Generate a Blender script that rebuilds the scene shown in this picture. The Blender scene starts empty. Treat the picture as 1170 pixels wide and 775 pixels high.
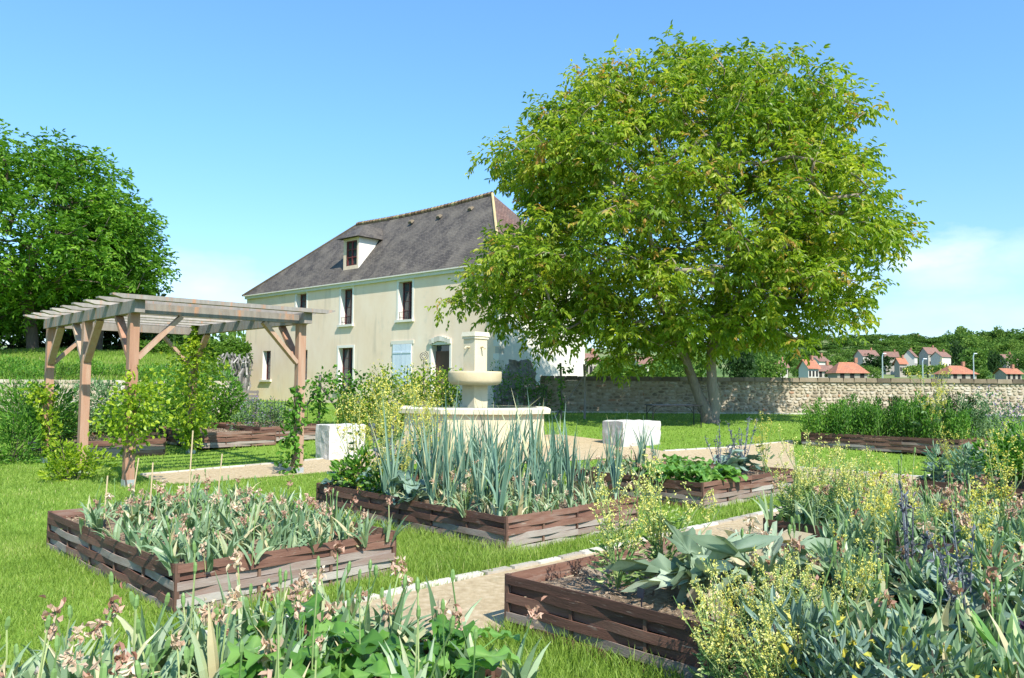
import bpy, bmesh, math, random
import numpy as np
random.seed(4); RNG = np.random.default_rng(7)
sc = bpy.context.scene
col = sc.collection
PI = math.pi; R = math.radians

# ------------------------------------------------------------------ survey
H = 1.7; FL = 900.0
PIT = R(3.4); ROL = R(.43); GA = R(44.5)
cp, sp = math.cos(PIT), math.sin(PIT)
cF = np.array([0, cp, sp]); cU0 = np.array([0, -sp, cp]); cR0 = np.array([1., 0, 0])
cR = cR0*math.cos(ROL)+cU0*math.sin(ROL); cU = -cR0*math.sin(ROL)+cU0*math.cos(ROL)
Uv = np.array([-math.sin(GA), math.cos(GA)]); Vv = np.array([math.cos(GA), math.sin(GA)])

def sstep(a, b, x):
    t = np.clip((x-a)/(b-a), 0, 1); return t*t*(3-2*t)
def gz(x, y):
    x = np.asarray(x, float); y = np.asarray(y, float)
    z = .65*sstep(17, 33, y)
    z = z + 1.2*sstep(40, 110, y) + 3.2*sstep(100, 240, y) + 17*sstep(240, 520, y) + 14*sstep(420, 760, y)
    z = z + 11*sstep(420, 700, y)*np.exp(-((x-255)/100)**2)
    return z
def ray(px, py): return cF+(px-585)/FL*cR-(py-387.5)/FL*cU
def at(px, py, z=0.):
    d = ray(px, py); zz = z
    for _ in range(60):
        t = (zz-H)/d[2]; p = d*t; zz = zz*.5+(z+float(gz(p[0], p[1])))*.5
    return np.array([p[0], p[1], zz])
def atY(px, py, Y):
    d = ray(px, py); p = d*(Y/d[1]); return np.array([p[0], p[1], p[2]+H])
def uv(u, v): return Uv*u+Vv*v

# ------------------------------------------------------------------ mesh builder
class MB:
    def __init__(s): s.v = []; s.w = []; s.f = []; s.n = 0
    def add(s, v, f, var=.5, mi=0):
        v = np.asarray(v, float).reshape(-1, 3); f = np.asarray(f, int)
        if len(v) == 0: return
        s.v.append(v); s.w.append(np.broadcast_to(np.asarray(var, float), (len(v),)).copy())
        s.f.append((f+s.n, mi)); s.n += len(v)
    def mesh(s, name, mats, smooth=False):
        m = bpy.data.meshes.new(name)
        v = np.concatenate(s.v); m.vertices.add(len(v)); m.vertices.foreach_set('co', v.ravel())
        loops = np.concatenate([f.ravel() for f, _ in s.f]); k = np.concatenate([np.full(len(f), f.shape[1]) for f, _ in s.f])
        m.loops.add(len(loops)); m.loops.foreach_set('vertex_index', loops.astype(np.int32))
        m.polygons.add(len(k)); st = np.concatenate([[0], np.cumsum(k)[:-1]])
        m.polygons.foreach_set('loop_start', st.astype(np.int32))
        mi = np.concatenate([np.full(len(f), i) for f, i in s.f]); m.polygons.foreach_set('material_index', mi.astype(np.int32))
        m.polygons.foreach_set('use_smooth', np.full(len(k), bool(smooth)))
        a = m.attributes.new('var', 'FLOAT', 'POINT'); a.data.foreach_set('value', np.concatenate(s.w))
        for q in (mats if isinstance(mats, (list, tuple)) else [mats]): m.materials.append(q)
        m.update(calc_edges=True); return m
    def build(s, name, mats, parent=None, loc=None, rz=0., smooth=False):
        return link(name, s.mesh(name, mats, smooth), parent, loc, rz)
    # --- shapes
    def obox(s, c, ax, ay, az, var=.5, mi=0, taper=1.):
        c = np.asarray(c, float); ax, ay, az = map(lambda q: np.asarray(q, float), (ax, ay, az))
        V = []
        for k in (-1, 1):
            t = taper if k > 0 else 1
            for i, j in ((-1, -1), (1, -1), (1, 1), (-1, 1)): V.append(c+ax*i*t+ay*j*t+az*k)
        s.add(V, [(3, 2, 1, 0), (4, 5, 6, 7), (0, 1, 5, 4), (1, 2, 6, 5), (2, 3, 7, 6), (3, 0, 4, 7)], var, mi)
    def box(s, c, sz, rz=0, var=.5, mi=0, taper=1.):
        a = (math.cos(rz), math.sin(rz)); hx, hy, hz = sz[0]/2, sz[1]/2, sz[2]/2
        s.obox(c, (a[0]*hx, a[1]*hx, 0), (-a[1]*hy, a[0]*hy, 0), (0, 0, hz), var, mi, taper)
    def bar(s, p, q, w, h, var=.5, mi=0, up=(0, 0, 1)):
        p = np.asarray(p, float); q = np.asarray(q, float); d = q-p; L = np.linalg.norm(d); d = d/L
        up = np.asarray(up, float)
        sd = np.cross(d, up)
        if np.linalg.norm(sd) < 1e-3: sd = np.cross(d, (1, 0, 0))
        sd /= np.linalg.norm(sd); u2 = np.cross(sd, d)
        s.obox((p+q)/2, sd*w/2, u2*h/2, d*L/2, var, mi)
    def tube(s, pts, rad, n=6, var=.5, mi=0, cap=True):
        pts = np.asarray(pts, float); m = len(pts); rad = np.broadcast_to(np.asarray(rad, float), (m,))
        t = np.gradient(pts, axis=0); t /= (np.linalg.norm(t, axis=1)[:, None]+1e-9)
        ref = np.array([0, 0, 1.]) if abs(t[0][2]) < .9 else np.array([1., 0, 0])
        a = np.cross(t, ref); a /= (np.linalg.norm(a, axis=1)[:, None]+1e-9); b = np.cross(t, a)
        th = np.arange(n)*2*PI/n
        V = pts[:, None]+rad[:, None, None]*(a[:, None]*np.cos(th)[None, :, None]+b[:, None]*np.sin(th)[None, :, None])
        F = []
        for i in range(m-1):
            for j in range(n):
                k = (j+1) % n; F.append((i*n+j, i*n+k, (i+1)*n+k, (i+1)*n+j))
        s.add(V.reshape(-1, 3), F, var, mi)
        if cap and n == 4: s.f.append((np.array([[s.n-1, s.n-2, s.n-3, s.n-4]]), mi))
        elif cap:
            s.add(np.vstack([V[-1], pts[-1:]]), [(j, (j+1) % n, n) for j in range(n)], var, mi)
    def lathe(s, prof, c=(0, 0, 0), n=24, var=.5, mi=0):
        V = []; F = []
        for r, z in prof:
            for j in range(n): V.append((c[0]+r*math.cos(2*PI*j/n), c[1]+r*math.sin(2*PI*j/n), c[2]+z))
        for i in range(len(prof)-1):
            for j in range(n):
                k = (j+1) % n; F.append((i*n+j, i*n+k, (i+1)*n+k, (i+1)*n+j))
        s.add(V, F, var, mi)
    def leaves(s, P, D, L, W, fold=.25, var=.5, mi=0, side=None):
        """ovate leaves: each two quads folded along the midrib"""
        P = np.asarray(P, float); n = len(P)
        if n == 0: return
        D = np.asarray(D, float); D = D/(np.linalg.norm(D, axis=1)[:, None]+1e-9)
        rn = RNG.normal(size=(n, 3)) if side is None else np.asarray(side, float)
        S = np.cross(D, rn); S /= (np.linalg.norm(S, axis=1)[:, None]+1e-9); N = np.cross(S, D)
        L = np.broadcast_to(L, (n,))[:, None]; W = np.broadcast_to(W, (n,))[:, None]
        up = N*W*fold
        V = np.stack([P, P+D*L*.3+S*W*.5+up, P+D*L*.68+S*W*.36+up, P+D*L-N*W*.2, P+D*L*.68-S*W*.36+up, P+D*L*.3-S*W*.5+up], 1)
        b = np.arange(n)[:, None]*6
        F = np.concatenate([b+np.array([[0, 1, 2, 3]]), b+np.array([[0, 3, 4, 5]])])
        s.add(V.reshape(-1, 3), F, np.repeat(np.broadcast_to(var, (n,)), 6), mi)
    def ribbon(s, pts, wid, side, fold=.2, var=.5, mi=0):
        """long leaf with a V section along a polyline"""
        pts = np.asarray(pts, float); m = len(pts); wid = np.asarray(wid, float)[:, None]
        t = np.gradient(pts, axis=0); t /= (np.linalg.norm(t, axis=1)[:, None]+1e-9)
        S = np.broadcast_to(np.asarray(side, float), (m, 3)); N = np.cross(S, t)
        V = np.stack([pts+S*wid/2+N*wid*fold, pts, pts-S*wid/2+N*wid*fold], 1).reshape(-1, 3)
        F = []
        for i in range(m-1):
            F += [(i*3, i*3+1, i*3+4, i*3+3), (i*3+1, i*3+2, i*3+5, i*3+4)]
        s.add(V, F, var, mi)
    def blade(s, p, az, el, L, W, droop, var=.5, mi=0, n=6, prof=None, fold=.2, twist=0):
        t = np.linspace(0, 1, n)
        e = el-droop*t**1.3
        d = np.stack([np.cos(e)*math.cos(az), np.cos(e)*math.sin(az), np.sin(e)], 1)*L/(n-1)
        pts = np.asarray(p, float)+np.vstack([[0, 0, 0], np.cumsum(d[:-1], 0)])
        if prof is None: w = W*np.sin(PI*np.clip(.12+.88*t, 0, 1))**.6*(1-t**4)+.001
        else: w = W*np.interp(t, np.linspace(0, 1, len(prof)), prof)
        s.ribbon(pts, w, (-math.sin(az+twist), math.cos(az+twist), 0), fold, var, mi)
        return pts[-1]
    def bigleaf(s, p, az, el, L, W, lobes=5, wav=.12, var=.5, mi=0, droop=.8, na=18, lobe=.18, vein=.22):
        """broad lobed leaf, undulating, on a short stalk"""
        V = [(0, 0, 0)]; F = []; nr = 4; vv_ = [var+vein]
        for r in range(1, nr+1):
            for k in range(na+1):
                th = -PI*.93+2*PI*.93*k/na
                rr = (1+lobe*math.cos(lobes*th)+.06*math.sin(13*th))*(r/nr)
                x = .45+.62*rr*math.cos(th); y = .5*rr*math.sin(th)
                z = wav*(r/nr)**2*math.sin(4*th+p[0]*9)+wav*.35*(r/nr)**3*math.sin(11*th+p[1]*20)+.18*(abs(y))-.45*droop*max(0, x)**2
                V.append((x*L, y*W*1.1, z*L)); vv_.append(var+vein*(.5+.5*math.cos(lobes*th))**6*(1.1-.5*r/nr))
        V = np.array(V); V[0] = (.36*L, 0, -.03*L)
        for k in range(na): F.append((0, 1+k, 2+k, 2+k))
        T = [(0, 1+k, 2+k) for k in range(na)]
        Q = [(1+(r-1)*(na+1)+k, 1+r*(na+1)+k, 2+r*(na+1)+k, 2+(r-1)*(na+1)+k) for r in range(1, nr) for k in range(na)]
        ce, se = math.cos(el), math.sin(el); ca, sa = math.cos(az), math.sin(az)
        def tr(V):
            x = V[:, 0]*ce-V[:, 2]*se; z = V[:, 0]*se+V[:, 2]*ce
            return np.stack([x*ca-V[:, 1]*sa+p[0], x*sa+V[:, 1]*ca+p[1], z+p[2]], 1)
        W_ = tr(V); s.add(W_, T, np.clip(vv_, 0, 1), mi); s.f.append((np.array(Q)+s.n-len(V), mi))
        s.ribbon(tr(np.array([(0, 0, 0), (.2*L, 0, -.01), (.36*L, 0, -.03*L)])), [.018, .015, .01], (-sa, ca, 0), .3, min(1, var+.3), mi)

def link(name, data, parent=None, loc=None, rz=0.):
    o = bpy.data.objects.new(name, data); col.objects.link(o)
    if parent is not None: o.parent = parent
    if loc is not None: o.location = tuple(float(q) for q in loc)
    if rz: o.rotation_euler = (0, 0, rz)
    return o
def tag(o, label=None, cat=None, group=None, kind=None):
    if label: o['label'] = label
    if cat: o['category'] = cat
    if group: o['group'] = group
    if kind: o['kind'] = kind
    return o
def empty(name, loc=(0, 0, 0), rz=0.): return link(name, None, None, loc, rz)

# ------------------------------------------------------------------ materials
def new_mat(name):
    m = bpy.data.materials.new(name); m.use_nodes = True; nt = m.node_tree
    b = nt.nodes['Principled BSDF']; return m, nt, b
def nd(nt, t, **k):
    n = nt.nodes.new(t)
    for a, v in k.items(): setattr(n, a, v)
    return n
def ramp(nt, stops, src=None, interp='LINEAR'):
    r = nd(nt, 'ShaderNodeValToRGB'); r.color_ramp.interpolation = interp
    e = r.color_ramp.elements
    while len(e) < len(stops): e.new(.5)
    for q, (p, c) in zip(e, stops): q.position = p; q.color = (*c, 1)
    if src is not None: nt.links.new(src, r.inputs[0])
    return r
def noise(nt, scale, detail=4, rough=.55, vec=None, out='Fac', dist=0):
    n = nd(nt, 'ShaderNodeTexNoise'); n.inputs['Scale'].default_value = scale; n.inputs['Detail'].default_value = detail
    n.inputs['Roughness'].default_value = rough; n.inputs['Distortion'].default_value = dist
    if vec is not None: nt.links.new(vec, n.inputs['Vector'])
    return n.outputs[out]
def coords(nt, which='Object', scale=None):
    t = nd(nt, 'ShaderNodeTexCoord').outputs[which]
    if scale:
        m = nd(nt, 'ShaderNodeMapping'); m.inputs['Scale'].default_value = scale; nt.links.new(t, m.inputs[0]); return m.outputs[0]
    return t
def mix(nt, a, b, fac, mode='MIX'):
    m = nd(nt, 'ShaderNodeMix', data_type='RGBA', blend_type=mode)
    for sck, v in ((m.inputs[0], fac), (m.inputs[6], a), (m.inputs[7], b)):
        if hasattr(v, 'is_linked'): nt.links.new(v, sck)
        elif isinstance(v, tuple): sck.default_value = (*v, 1)
        else: sck.default_value = v
    return m.outputs[2]
def math_(nt, op, a, b=0., clamp=False):
    m = nd(nt, 'ShaderNodeMath', operation=op, use_clamp=clamp)
    for sck, v in ((m.inputs[0], a), (m.inputs[1], b)):
        if hasattr(v, 'is_linked'): nt.links.new(v, sck)
        else: sck.default_value = v
    return m.outputs[0]
def bump(nt, b, h, strength=.4, dist=.01):
    n = nd(nt, 'ShaderNodeBump'); n.inputs['Strength'].default_value = strength; n.inputs['Distance'].default_value = dist
    nt.links.new(h, n.inputs['Height']); nt.links.new(n.outputs[0], b.inputs['Normal'])
def var_attr(nt):
    a = nd(nt, 'ShaderNodeAttribute'); a.attribute_name = 'var'; return a.outputs['Fac']

def leaf_mat(name, stops, trans=.35, rough=.5, spec=.3, nscale=3., namp=.35, tboost=1.3, rnd=.0):
    m, nt, b = new_mat(name)
    f = var_attr(nt)
    n = noise(nt, nscale, 2, .5, coords(nt))
    f2 = math_(nt, 'ADD', f, math_(nt, 'MULTIPLY', math_(nt, 'SUBTRACT', n, .5), namp), True)
    if rnd:
        oi = nd(nt, 'ShaderNodeObjectInfo')
        f2 = math_(nt, 'ADD', f2, math_(nt, 'MULTIPLY', math_(nt, 'SUBTRACT', oi.outputs['Random'], .5), rnd), True)
    r = ramp(nt, stops, f2)
    nt.links.new(r.outputs[0], b.inputs['Base Color']); b.inputs['Roughness'].default_value = rough
    b.inputs['Specular IOR Level'].default_value = spec
    t = nd(nt, 'ShaderNodeBsdfTranslucent')
    tc = mix(nt, r.outputs[0], (tboost, tboost*1.05, tboost*.55), 1., 'MULTIPLY'); nt.links.new(tc, t.inputs[0])
    ms = nd(nt, 'ShaderNodeMixShader'); ms.inputs[0].default_value = trans
    nt.links.new(b.outputs[0], ms.inputs[1]); nt.links.new(t.outputs[0], ms.inputs[2])
    nt.links.new(ms.outputs[0], nt.nodes['Material Output'].inputs[0])
    return m
def var_mat(name, stops, rough=.8, nscale=8., namp=.4, detail=5, bst=.3, bd=.01, bscale=30., stretch=None, spec=.3, streak=None):
    m, nt, b = new_mat(name)
    vec = coords(nt, 'Object', stretch) if stretch else coords(nt)
    f = math_(nt, 'ADD', var_attr(nt), math_(nt, 'MULTIPLY', math_(nt, 'SUBTRACT', noise(nt, nscale, detail, .6, vec), .5), namp*2), True)
    r = ramp(nt, stops, f); c = r.outputs[0]
    if streak:
        c = mix(nt, c, streak[0], ramp(nt, [(streak[1], (0, 0, 0)), (streak[2], (1, 1, 1))], noise(nt, streak[3], 5, .6, vec)).outputs[0])
    nt.links.new(c, b.inputs['Base Color']); b.inputs['Roughness'].default_value = rough
    b.inputs['Specular IOR Level'].default_value = spec
    if bst: bump(nt, b, noise(nt, bscale, 5, .6, vec), bst, bd)
    return m
def plain(name, c, rough=.6, metal=0.):
    m, nt, b = new_mat(name); b.inputs['Base Color'].default_value = (*c, 1); b.inputs['Roughness'].default_value = rough
    b.inputs['Metallic'].default_value = metal; return m

M = {}
# ground lawn sheet
def lawn_mat():
    m, nt, b = new_mat('lawn')
    v = coords(nt)
    a = noise(nt, .35, 4, .55, v); c = noise(nt, 3., 5, .65, v); d = noise(nt, 26., 4, .7, v)
    f = math_(nt, 'ADD', math_(nt, 'MULTIPLY', a, .35), math_(nt, 'ADD', math_(nt, 'MULTIPLY', c, .35), math_(nt, 'MULTIPLY', d, .3)))
    r = ramp(nt, [(.3, (.1, .18, .02)), (.5, (.16, .27, .035)), (.7, (.23, .34, .06))], f)
    # distant fields paler, with ploughed and wooded patches on the far hill
    g = nd(nt, 'ShaderNodeSeparateXYZ'); nt.links.new(v, g.inputs[0])
    far = ramp(nt, [(0, (0, 0, 0)), (1, (1, 1, 1))], math_(nt, 'DIVIDE', math_(nt, 'SUBTRACT', g.outputs[1], 60.), 200., True))
    fr = ramp(nt, [(.35, (.05, .1, .025)), (.5, (.11, .17, .05)), (.62, (.2, .22, .09))], noise(nt, .012, 3, .5, v))
    o = mix(nt, r.outputs[0], fr.outputs[0], far.outputs[0])
    nt.links.new(o, b.inputs['Base Color']); b.inputs['Roughness'].default_value = .9; b.inputs['Specular IOR Level'].default_value = .1
    bump(nt, b, d, .6, .03); return m
M['lawn'] = lawn_mat()
M['meadow'] = leaf_mat('meadow_blades', [(0, (.09, .17, .02)), (.5, (.17, .28, .035)), (.8, (.26, .33, .07)), (1, (.42, .37, .2))], .3, .6, .2, .6, .7)
M['grass'] = leaf_mat('grass_blades', [(0, (.09, .165, .022)), (.45, (.19, .295, .042)), (.8, (.3, .4, .08)), (1, (.46, .44, .19))], .3, .5, .25, .8, .75)
M['gravel'] = var_mat('gravel_path', [(.2, (.3, .22, .12)), (.5, (.46, .355, .21)), (.85, (.62, .51, .35))], .95, 14., .5, 8, 1., .012, 110., streak=((.24, .2, .1), .6, .8, 3.))
M['kerb'] = var_mat('pale_stone_kerb', [(0, (.34, .3, .24)), (.5, (.5, .46, .38)), (1, (.62, .58, .5))], .85, 9, .3, 5, .4)
M['soil'] = var_mat('mulched_soil', [(0, (.1, .07, .045)), (.5, (.24, .17, .11)), (1, (.42, .33, .23))], .95, 22, .8, 6, .9, .03, 45.)
M['slat'] = var_mat('weathered_slats', [(0, (.045, .026, .018)), (.3, (.125, .06, .042)), (.48, (.2, .105, .072)), (.7, (.26, .2, .165)), (1, (.4, .36, .31))], .75, 3., .28, 6, .5, .006, 14., (1.2, 1.2, 9), streak=((.3, .24, .19), .62, .72, 5.))
M['slat_post'] = var_mat('dark_slat_posts', [(0, (.07, .035, .025)), (1, (.2, .12, .08))], .8, 6, .4)
M['timber'] = var_mat('grey_oak', [(0, (.1, .075, .06)), (.35, (.18, .155, .135)), (.7, (.28, .25, .22)), (1, (.4, .35, .3))], .8, 2.4, .4, 7, .5, .006, 12., (5, 5, .8), streak=((.42, .2, .1), .56, .75, 1.6))
M['timber_red'] = var_mat('raw_oak_posts', [(0, (.24, .11, .065)), (.4, (.37, .205, .13)), (.75, (.43, .3, .21)), (1, (.42, .36, .3))], .75, 2.2, .45, 7, .4, .005, 14., (7, 7, .7), streak=((.27, .24, .22), .6, .78, 1.4))
M['metal_grey'] = plain('galvanised_steel', (.55, .57, .58), .4, .6)
M['iron'] = plain('black_iron', (.02, .02, .022), .5, .4)
M['plaster'] = var_mat('cream_render', [(0, (.58, .45, .31)), (.4, (.78, .61, .44)), (.65, (.82, .67, .51)), (1, (.86, .77, .65))], .9, .6, .6, 6, .25, .01, 7., (1, 1, .6), streak=((.6, .53, .42), .6, .75, .9))
def add_streaks(m, amt=.3):
    nt = m.node_tree; b = nt.nodes['Principled BSDF']; src = b.inputs['Base Color'].links[0].from_socket
    n1 = ramp(nt, [(.52, (0, 0, 0)), (.72, (1, 1, 1))], noise(nt, 1., 5, .6, coords(nt, 'Object', (2.6, 2.6, .22))))
    n2 = ramp(nt, [(.45, (0, 0, 0)), (.6, (1, 1, 1))], noise(nt, .35, 3, .5, coords(nt)))
    f = math_(nt, 'MULTIPLY', math_(nt, 'MULTIPLY', n1.outputs[0], n2.outputs[0]), amt)
    nt.links.new(mix(nt, src, (.3, .27, .22), f), b.inputs['Base Color'])
add_streaks(M['plaster'], .4)
M['plaster_white'] = var_mat('pale_lime_render', [(0, (.5, .47, .4)), (.6, (.68, .65, .57)), (1, (.76, .73, .66))], .9, 1.1, .25, 6, .2)
M['house_stone'] = var_mat('cut_limestone', [(0, (.4, .37, .3)), (.6, (.62, .59, .5)), (1, (.72, .69, .6))], .85, 3, .25, 5, .3)
M['limestone'] = var_mat('fountain_limestone', [(0, (.34, .25, .13)), (.4, (.52, .42, .25)), (.7, (.6, .52, .36)), (1, (.68, .62, .48))], .8, 2., .3, 7, .35, .01, 14.)
M['rough_stone'] = var_mat('rough_pale_stone', [(0, (.17, .16, .14)), (.5, (.48, .45, .4)), (1, (.68, .66, .61))], .9, 4, .3, 6, .7, .02, 12.)
add_streaks(M['limestone'], .55); add_streaks(M['rough_stone'], .5)
M['wall_stone'] = var_mat('rubble_stones', [(0, (.2, .17, .125)), (.3, (.34, .28, .19)), (.6, (.44, .38, .27)), (.85, (.5, .46, .38)), (1, (.4, .24, .15))], .92, 7, .14, 5, .6, .02, 18.)
M['mortar'] = var_mat('lime_mortar', [(0, (.34, .29, .21)), (1, (.48, .42, .32))], .95, 3, .5)
M['coping'] = var_mat('mossy_coping', [(0, (.1, .08, .055)), (.5, (.19, .15, .1)), (1, (.28, .23, .165))], .95, 2.5, .5, 6, .7, .02)
M['ruin'] = var_mat('dark_ruin_stone', [(0, (.09, .085, .075)), (.5, (.24, .22, .2)), (1, (.42, .39, .35))], .95, 2.5, .55, 7, .9, .06, 6.)
M['bark'] = var_mat('walnut_bark', [(0, (.13, .1, .075)), (.5, (.27, .22, .17)), (1, (.42, .36, .29))], .95, 5, .5, 7, .9, .03, 9., (5, 5, .9))
M['bark_dark'] = var_mat('dark_bark', [(0, (.06, .045, .035)), (1, (.2, .16, .12))], .95, 4, .5, 6, .9, .03, 9., (3, 3, .7))
M['win_frame'] = var_mat('oxblood_paint', [(0, (.07, .02, .022)), (1, (.16, .045, .04))], .5, 4, .4, bst=0)
M['glass'] = plain('window_glass', (.035, .045, .055), .06)
M['glass'].node_tree.nodes['Principled BSDF'].inputs['Specular IOR Level'].default_value = .9
M['dark_room'] = plain('dark_interior', (.012, .011, .01), .9)
M['shutter'] = var_mat('pale_blue_paint', [(0, (.5, .58, .66)), (1, (.62, .69, .76))], .6, 6, .4, 5, .2)
M['door'] = var_mat('brown_door_paint', [(0, (.05, .03, .022)), (1, (.13, .075, .05))], .6, 6, .4, 5, .2, stretch=(6, 6, .5))
M['cane'] = plain('bamboo_cane', (.55, .42, .24), .6)
M['plastic_black'] = plain('black_plastic', (.015, .016, .025), .35)
# vegetation
M['walnut'] = leaf_mat('walnut_leaves', [(0, (.08, .16, .016)), (.4, (.2, .3, .025)), (.75, (.35, .42, .04)), (.95, (.45, .44, .07)), (1, (.44, .27, .08))], .48, .42, .4, .25, .35, 1.45)
M['locust'] = leaf_mat('locust_leaves', [(0, (.05, .13, .012)), (.5, (.12, .26, .022)), (1, (.24, .4, .04))], .38, .5, .3, .15, .4, 1.4)
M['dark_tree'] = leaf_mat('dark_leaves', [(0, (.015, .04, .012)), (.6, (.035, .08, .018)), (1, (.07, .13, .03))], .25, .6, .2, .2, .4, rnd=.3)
M['far_tree'] = leaf_mat('far_leaves', [(0, (.05, .11, .025)), (.5, (.1, .19, .035)), (1, (.19, .28, .055))], .25, .7, .1, .05, .4, rnd=.55)
M['hedge'] = leaf_mat('hedge_leaves', [(0, (.04, .1, .012)), (.5, (.1, .2, .02)), (1, (.18, .3, .03))], .35, .5, .3, .4, .5)
M['vine'] = leaf_mat('vine_leaves', [(0, (.1, .2, .012)), (.5, (.27, .39, .025)), (.9, (.45, .53, .045)), (1, (.5, .4, .1))], .45, .42, .4, 1.5, .35, 1.4)
M['herb'] = leaf_mat('herb_leaves', [(0, (.04, .12, .014)), (.5, (.1, .25, .026)), (1, (.22, .39, .05))], .35, .5, .3, 1.2, .4, rnd=.25)
M['greygreen'] = leaf_mat('grey_green_leaves', [(0, (.06, .13, .05)), (.5, (.14, .25, .1)), (1, (.27, .37, .18))], .25, .5, .35, 1.5, .4, rnd=.2)
M['tulip'] = leaf_mat('tulip_leaves', [(0, (.11, .19, .09)), (.5, (.22, .33, .175)), (.8, (.34, .43, .24)), (1, (.58, .48, .28))], .3, .42, .4, 4, .45, rnd=.25)
M['withered'] = leaf_mat('withered_petals', [(0, (.26, .12, .08)), (.3, (.5, .3, .22)), (.65, (.62, .45, .33)), (1, (.72, .62, .47))], .25, .8, .1, 12, .5, rnd=.4)
M['stem'] = leaf_mat('green_stems', [(0, (.1, .2, .05)), (.5, (.2, .32, .1)), (1, (.42, .46, .2))], .1, .5, .3, 4, .4)
M['leek'] = leaf_mat('leek_leaves', [(0, (.07, .15, .11)), (.5, (.14, .25, .18)), (.85, (.27, .39, .28)), (1, (.55, .52, .28))], .22, .38, .5, 3, .35, rnd=.2)
M['leek_white'] = plain('leek_shaft', (.3, .4, .26), .45)
M['kale'] = leaf_mat('kale_leaves', [(0, (.06, .11, .085)), (.5, (.14, .225, .165)), (1, (.28, .37, .28))], .15, .45, .45, 3, .45, rnd=.15)
M['kale_purple'] = leaf_mat('purple_kale_parts', [(0, (.05, .045, .06)), (.5, (.13, .14, .17)), (1, (.22, .26, .28))], .12, .45, .4, 4, .5)
M['cabbage_red'] = leaf_mat('red_cabbage_leaves', [(0, (.03, .012, .035)), (.5, (.075, .03, .075)), (1, (.17, .1, .17))], .12, .35, .5, 6, .5)
M['mallow'] = leaf_mat('mallow_leaves', [(0, (.05, .14, .02)), (.5, (.11, .26, .04)), (1, (.24, .4, .1))], .32, .42, .4, 5, .5)
M['artichoke'] = leaf_mat('artichoke_leaves', [(0, (.13, .19, .11)), (.5, (.27, .36, .23)), (.8, (.42, .49, .36)), (1, (.6, .47, .31))], .2, .55, .3, 5, .6)
M['yellow'] = leaf_mat('yellow_petals', [(0, (.52, .46, .06)), (.5, (.72, .64, .13)), (1, (.85, .78, .3))], .35, .6, .1, 6, .4, 1.15)
M['cream_fl'] = leaf_mat('pale_yellow_petals', [(0, (.52, .49, .1)), (.5, (.74, .7, .2)), (1, (.84, .8, .38))], .3, .6, .1, 6, .4, 1.1)
M['purple_fl'] = leaf_mat('lilac_petals', [(0, (.22, .14, .36)), (1, (.45, .34, .6))], .3, .6, .1, 6, .4, 1.)
M['variegated'] = leaf_mat('striped_leaves', [(0, (.08, .22, .04)), (.5, (.2, .4, .09)), (1, (.6, .62, .25))], .3, .4, .4, 8, .3)
M['poppy'] = leaf_mat('poppy_leaves', [(0, (.1, .2, .12)), (.5, (.2, .32, .2)), (1, (.32, .42, .28))], .25, .5, .3, 5, .4)
# roofs
def roof_mat(name, c1, c2, c3, wv=.22, hh=.13):
    m, nt, b = new_mat(name)
    uvn = coords(nt, 'UV')
    br = nd(nt, 'ShaderNodeTexBrick'); nt.links.new(uvn, br.inputs['Vector'])
    br.inputs['Scale'].default_value = 1.; br.inputs['Brick Width'].default_value = wv; br.inputs['Row Height'].default_value = hh
    br.inputs['Mortar Size'].default_value = .012; br.inputs['Mortar Smooth'].default_value = .3
    br.inputs['Color1'].default_value = (*c1, 1); br.inputs['Color2'].default_value = (*c2, 1); br.inputs['Mortar'].default_value = (c1[0]*.35, c1[1]*.35, c1[2]*.35, 1)
    n = noise(nt, .8, 6, .6, uvn)
    cc = mix(nt, br.outputs['Color'], c3, ramp(nt, [(.42, (0, 0, 0)), (.72, (1, 1, 1))], n).outputs[0])
    nt.links.new(cc, b.inputs['Base Color']); b.inputs['Roughness'].default_value = .85
    sx = nd(nt, 'ShaderNodeSeparateXYZ'); nt.links.new(uvn, sx.inputs[0])
    saw = math_(nt, 'FRACT', math_(nt, 'DIVIDE', sx.outputs[1], hh))
    bump(nt, b, math_(nt, 'ADD', math_(nt, 'MULTIPLY', saw, -1.), math_(nt, 'MULTIPLY', br.outputs['Fac'], -.5)), .8, .03)
    return m
M['roof_dark'] = roof_mat('dark_flat_tiles', (.05, .042, .036), (.105, .088, .072), (.15, .128, .1))
M['roof_brown'] = roof_mat('red_brown_tiles', (.14, .075, .055), (.2, .115, .085), (.11, .085, .07))
M['roof_orange'] = roof_mat('orange_tiles', (.36, .13, .07), (.45, .18, .09), (.3, .14, .09), .5, .4)
M['roof_redbrown'] = roof_mat('old_red_tiles', (.2, .1, .075), (.27, .14, .1), (.17, .115, .09), .5, .4)
M['ridge'] = var_mat('lichened_ridge_tiles', [(0, (.2, .12, .07)), (.5, (.38, .24, .13)), (1, (.5, .4, .2))], .9, 2, .6)
M['brick'] = var_mat('old_brick', [(0, (.2, .09, .06)), (.5, (.34, .16, .1)), (1, (.45, .28, .2))], .9, 3, .6, 6, .6, .02)
M['village_wall'] = var_mat('village_render', [(0, (.24, .21, .17)), (.5, (.34, .3, .25)), (1, (.55, .52, .46))], .9, .4, .1, bst=0)

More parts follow.
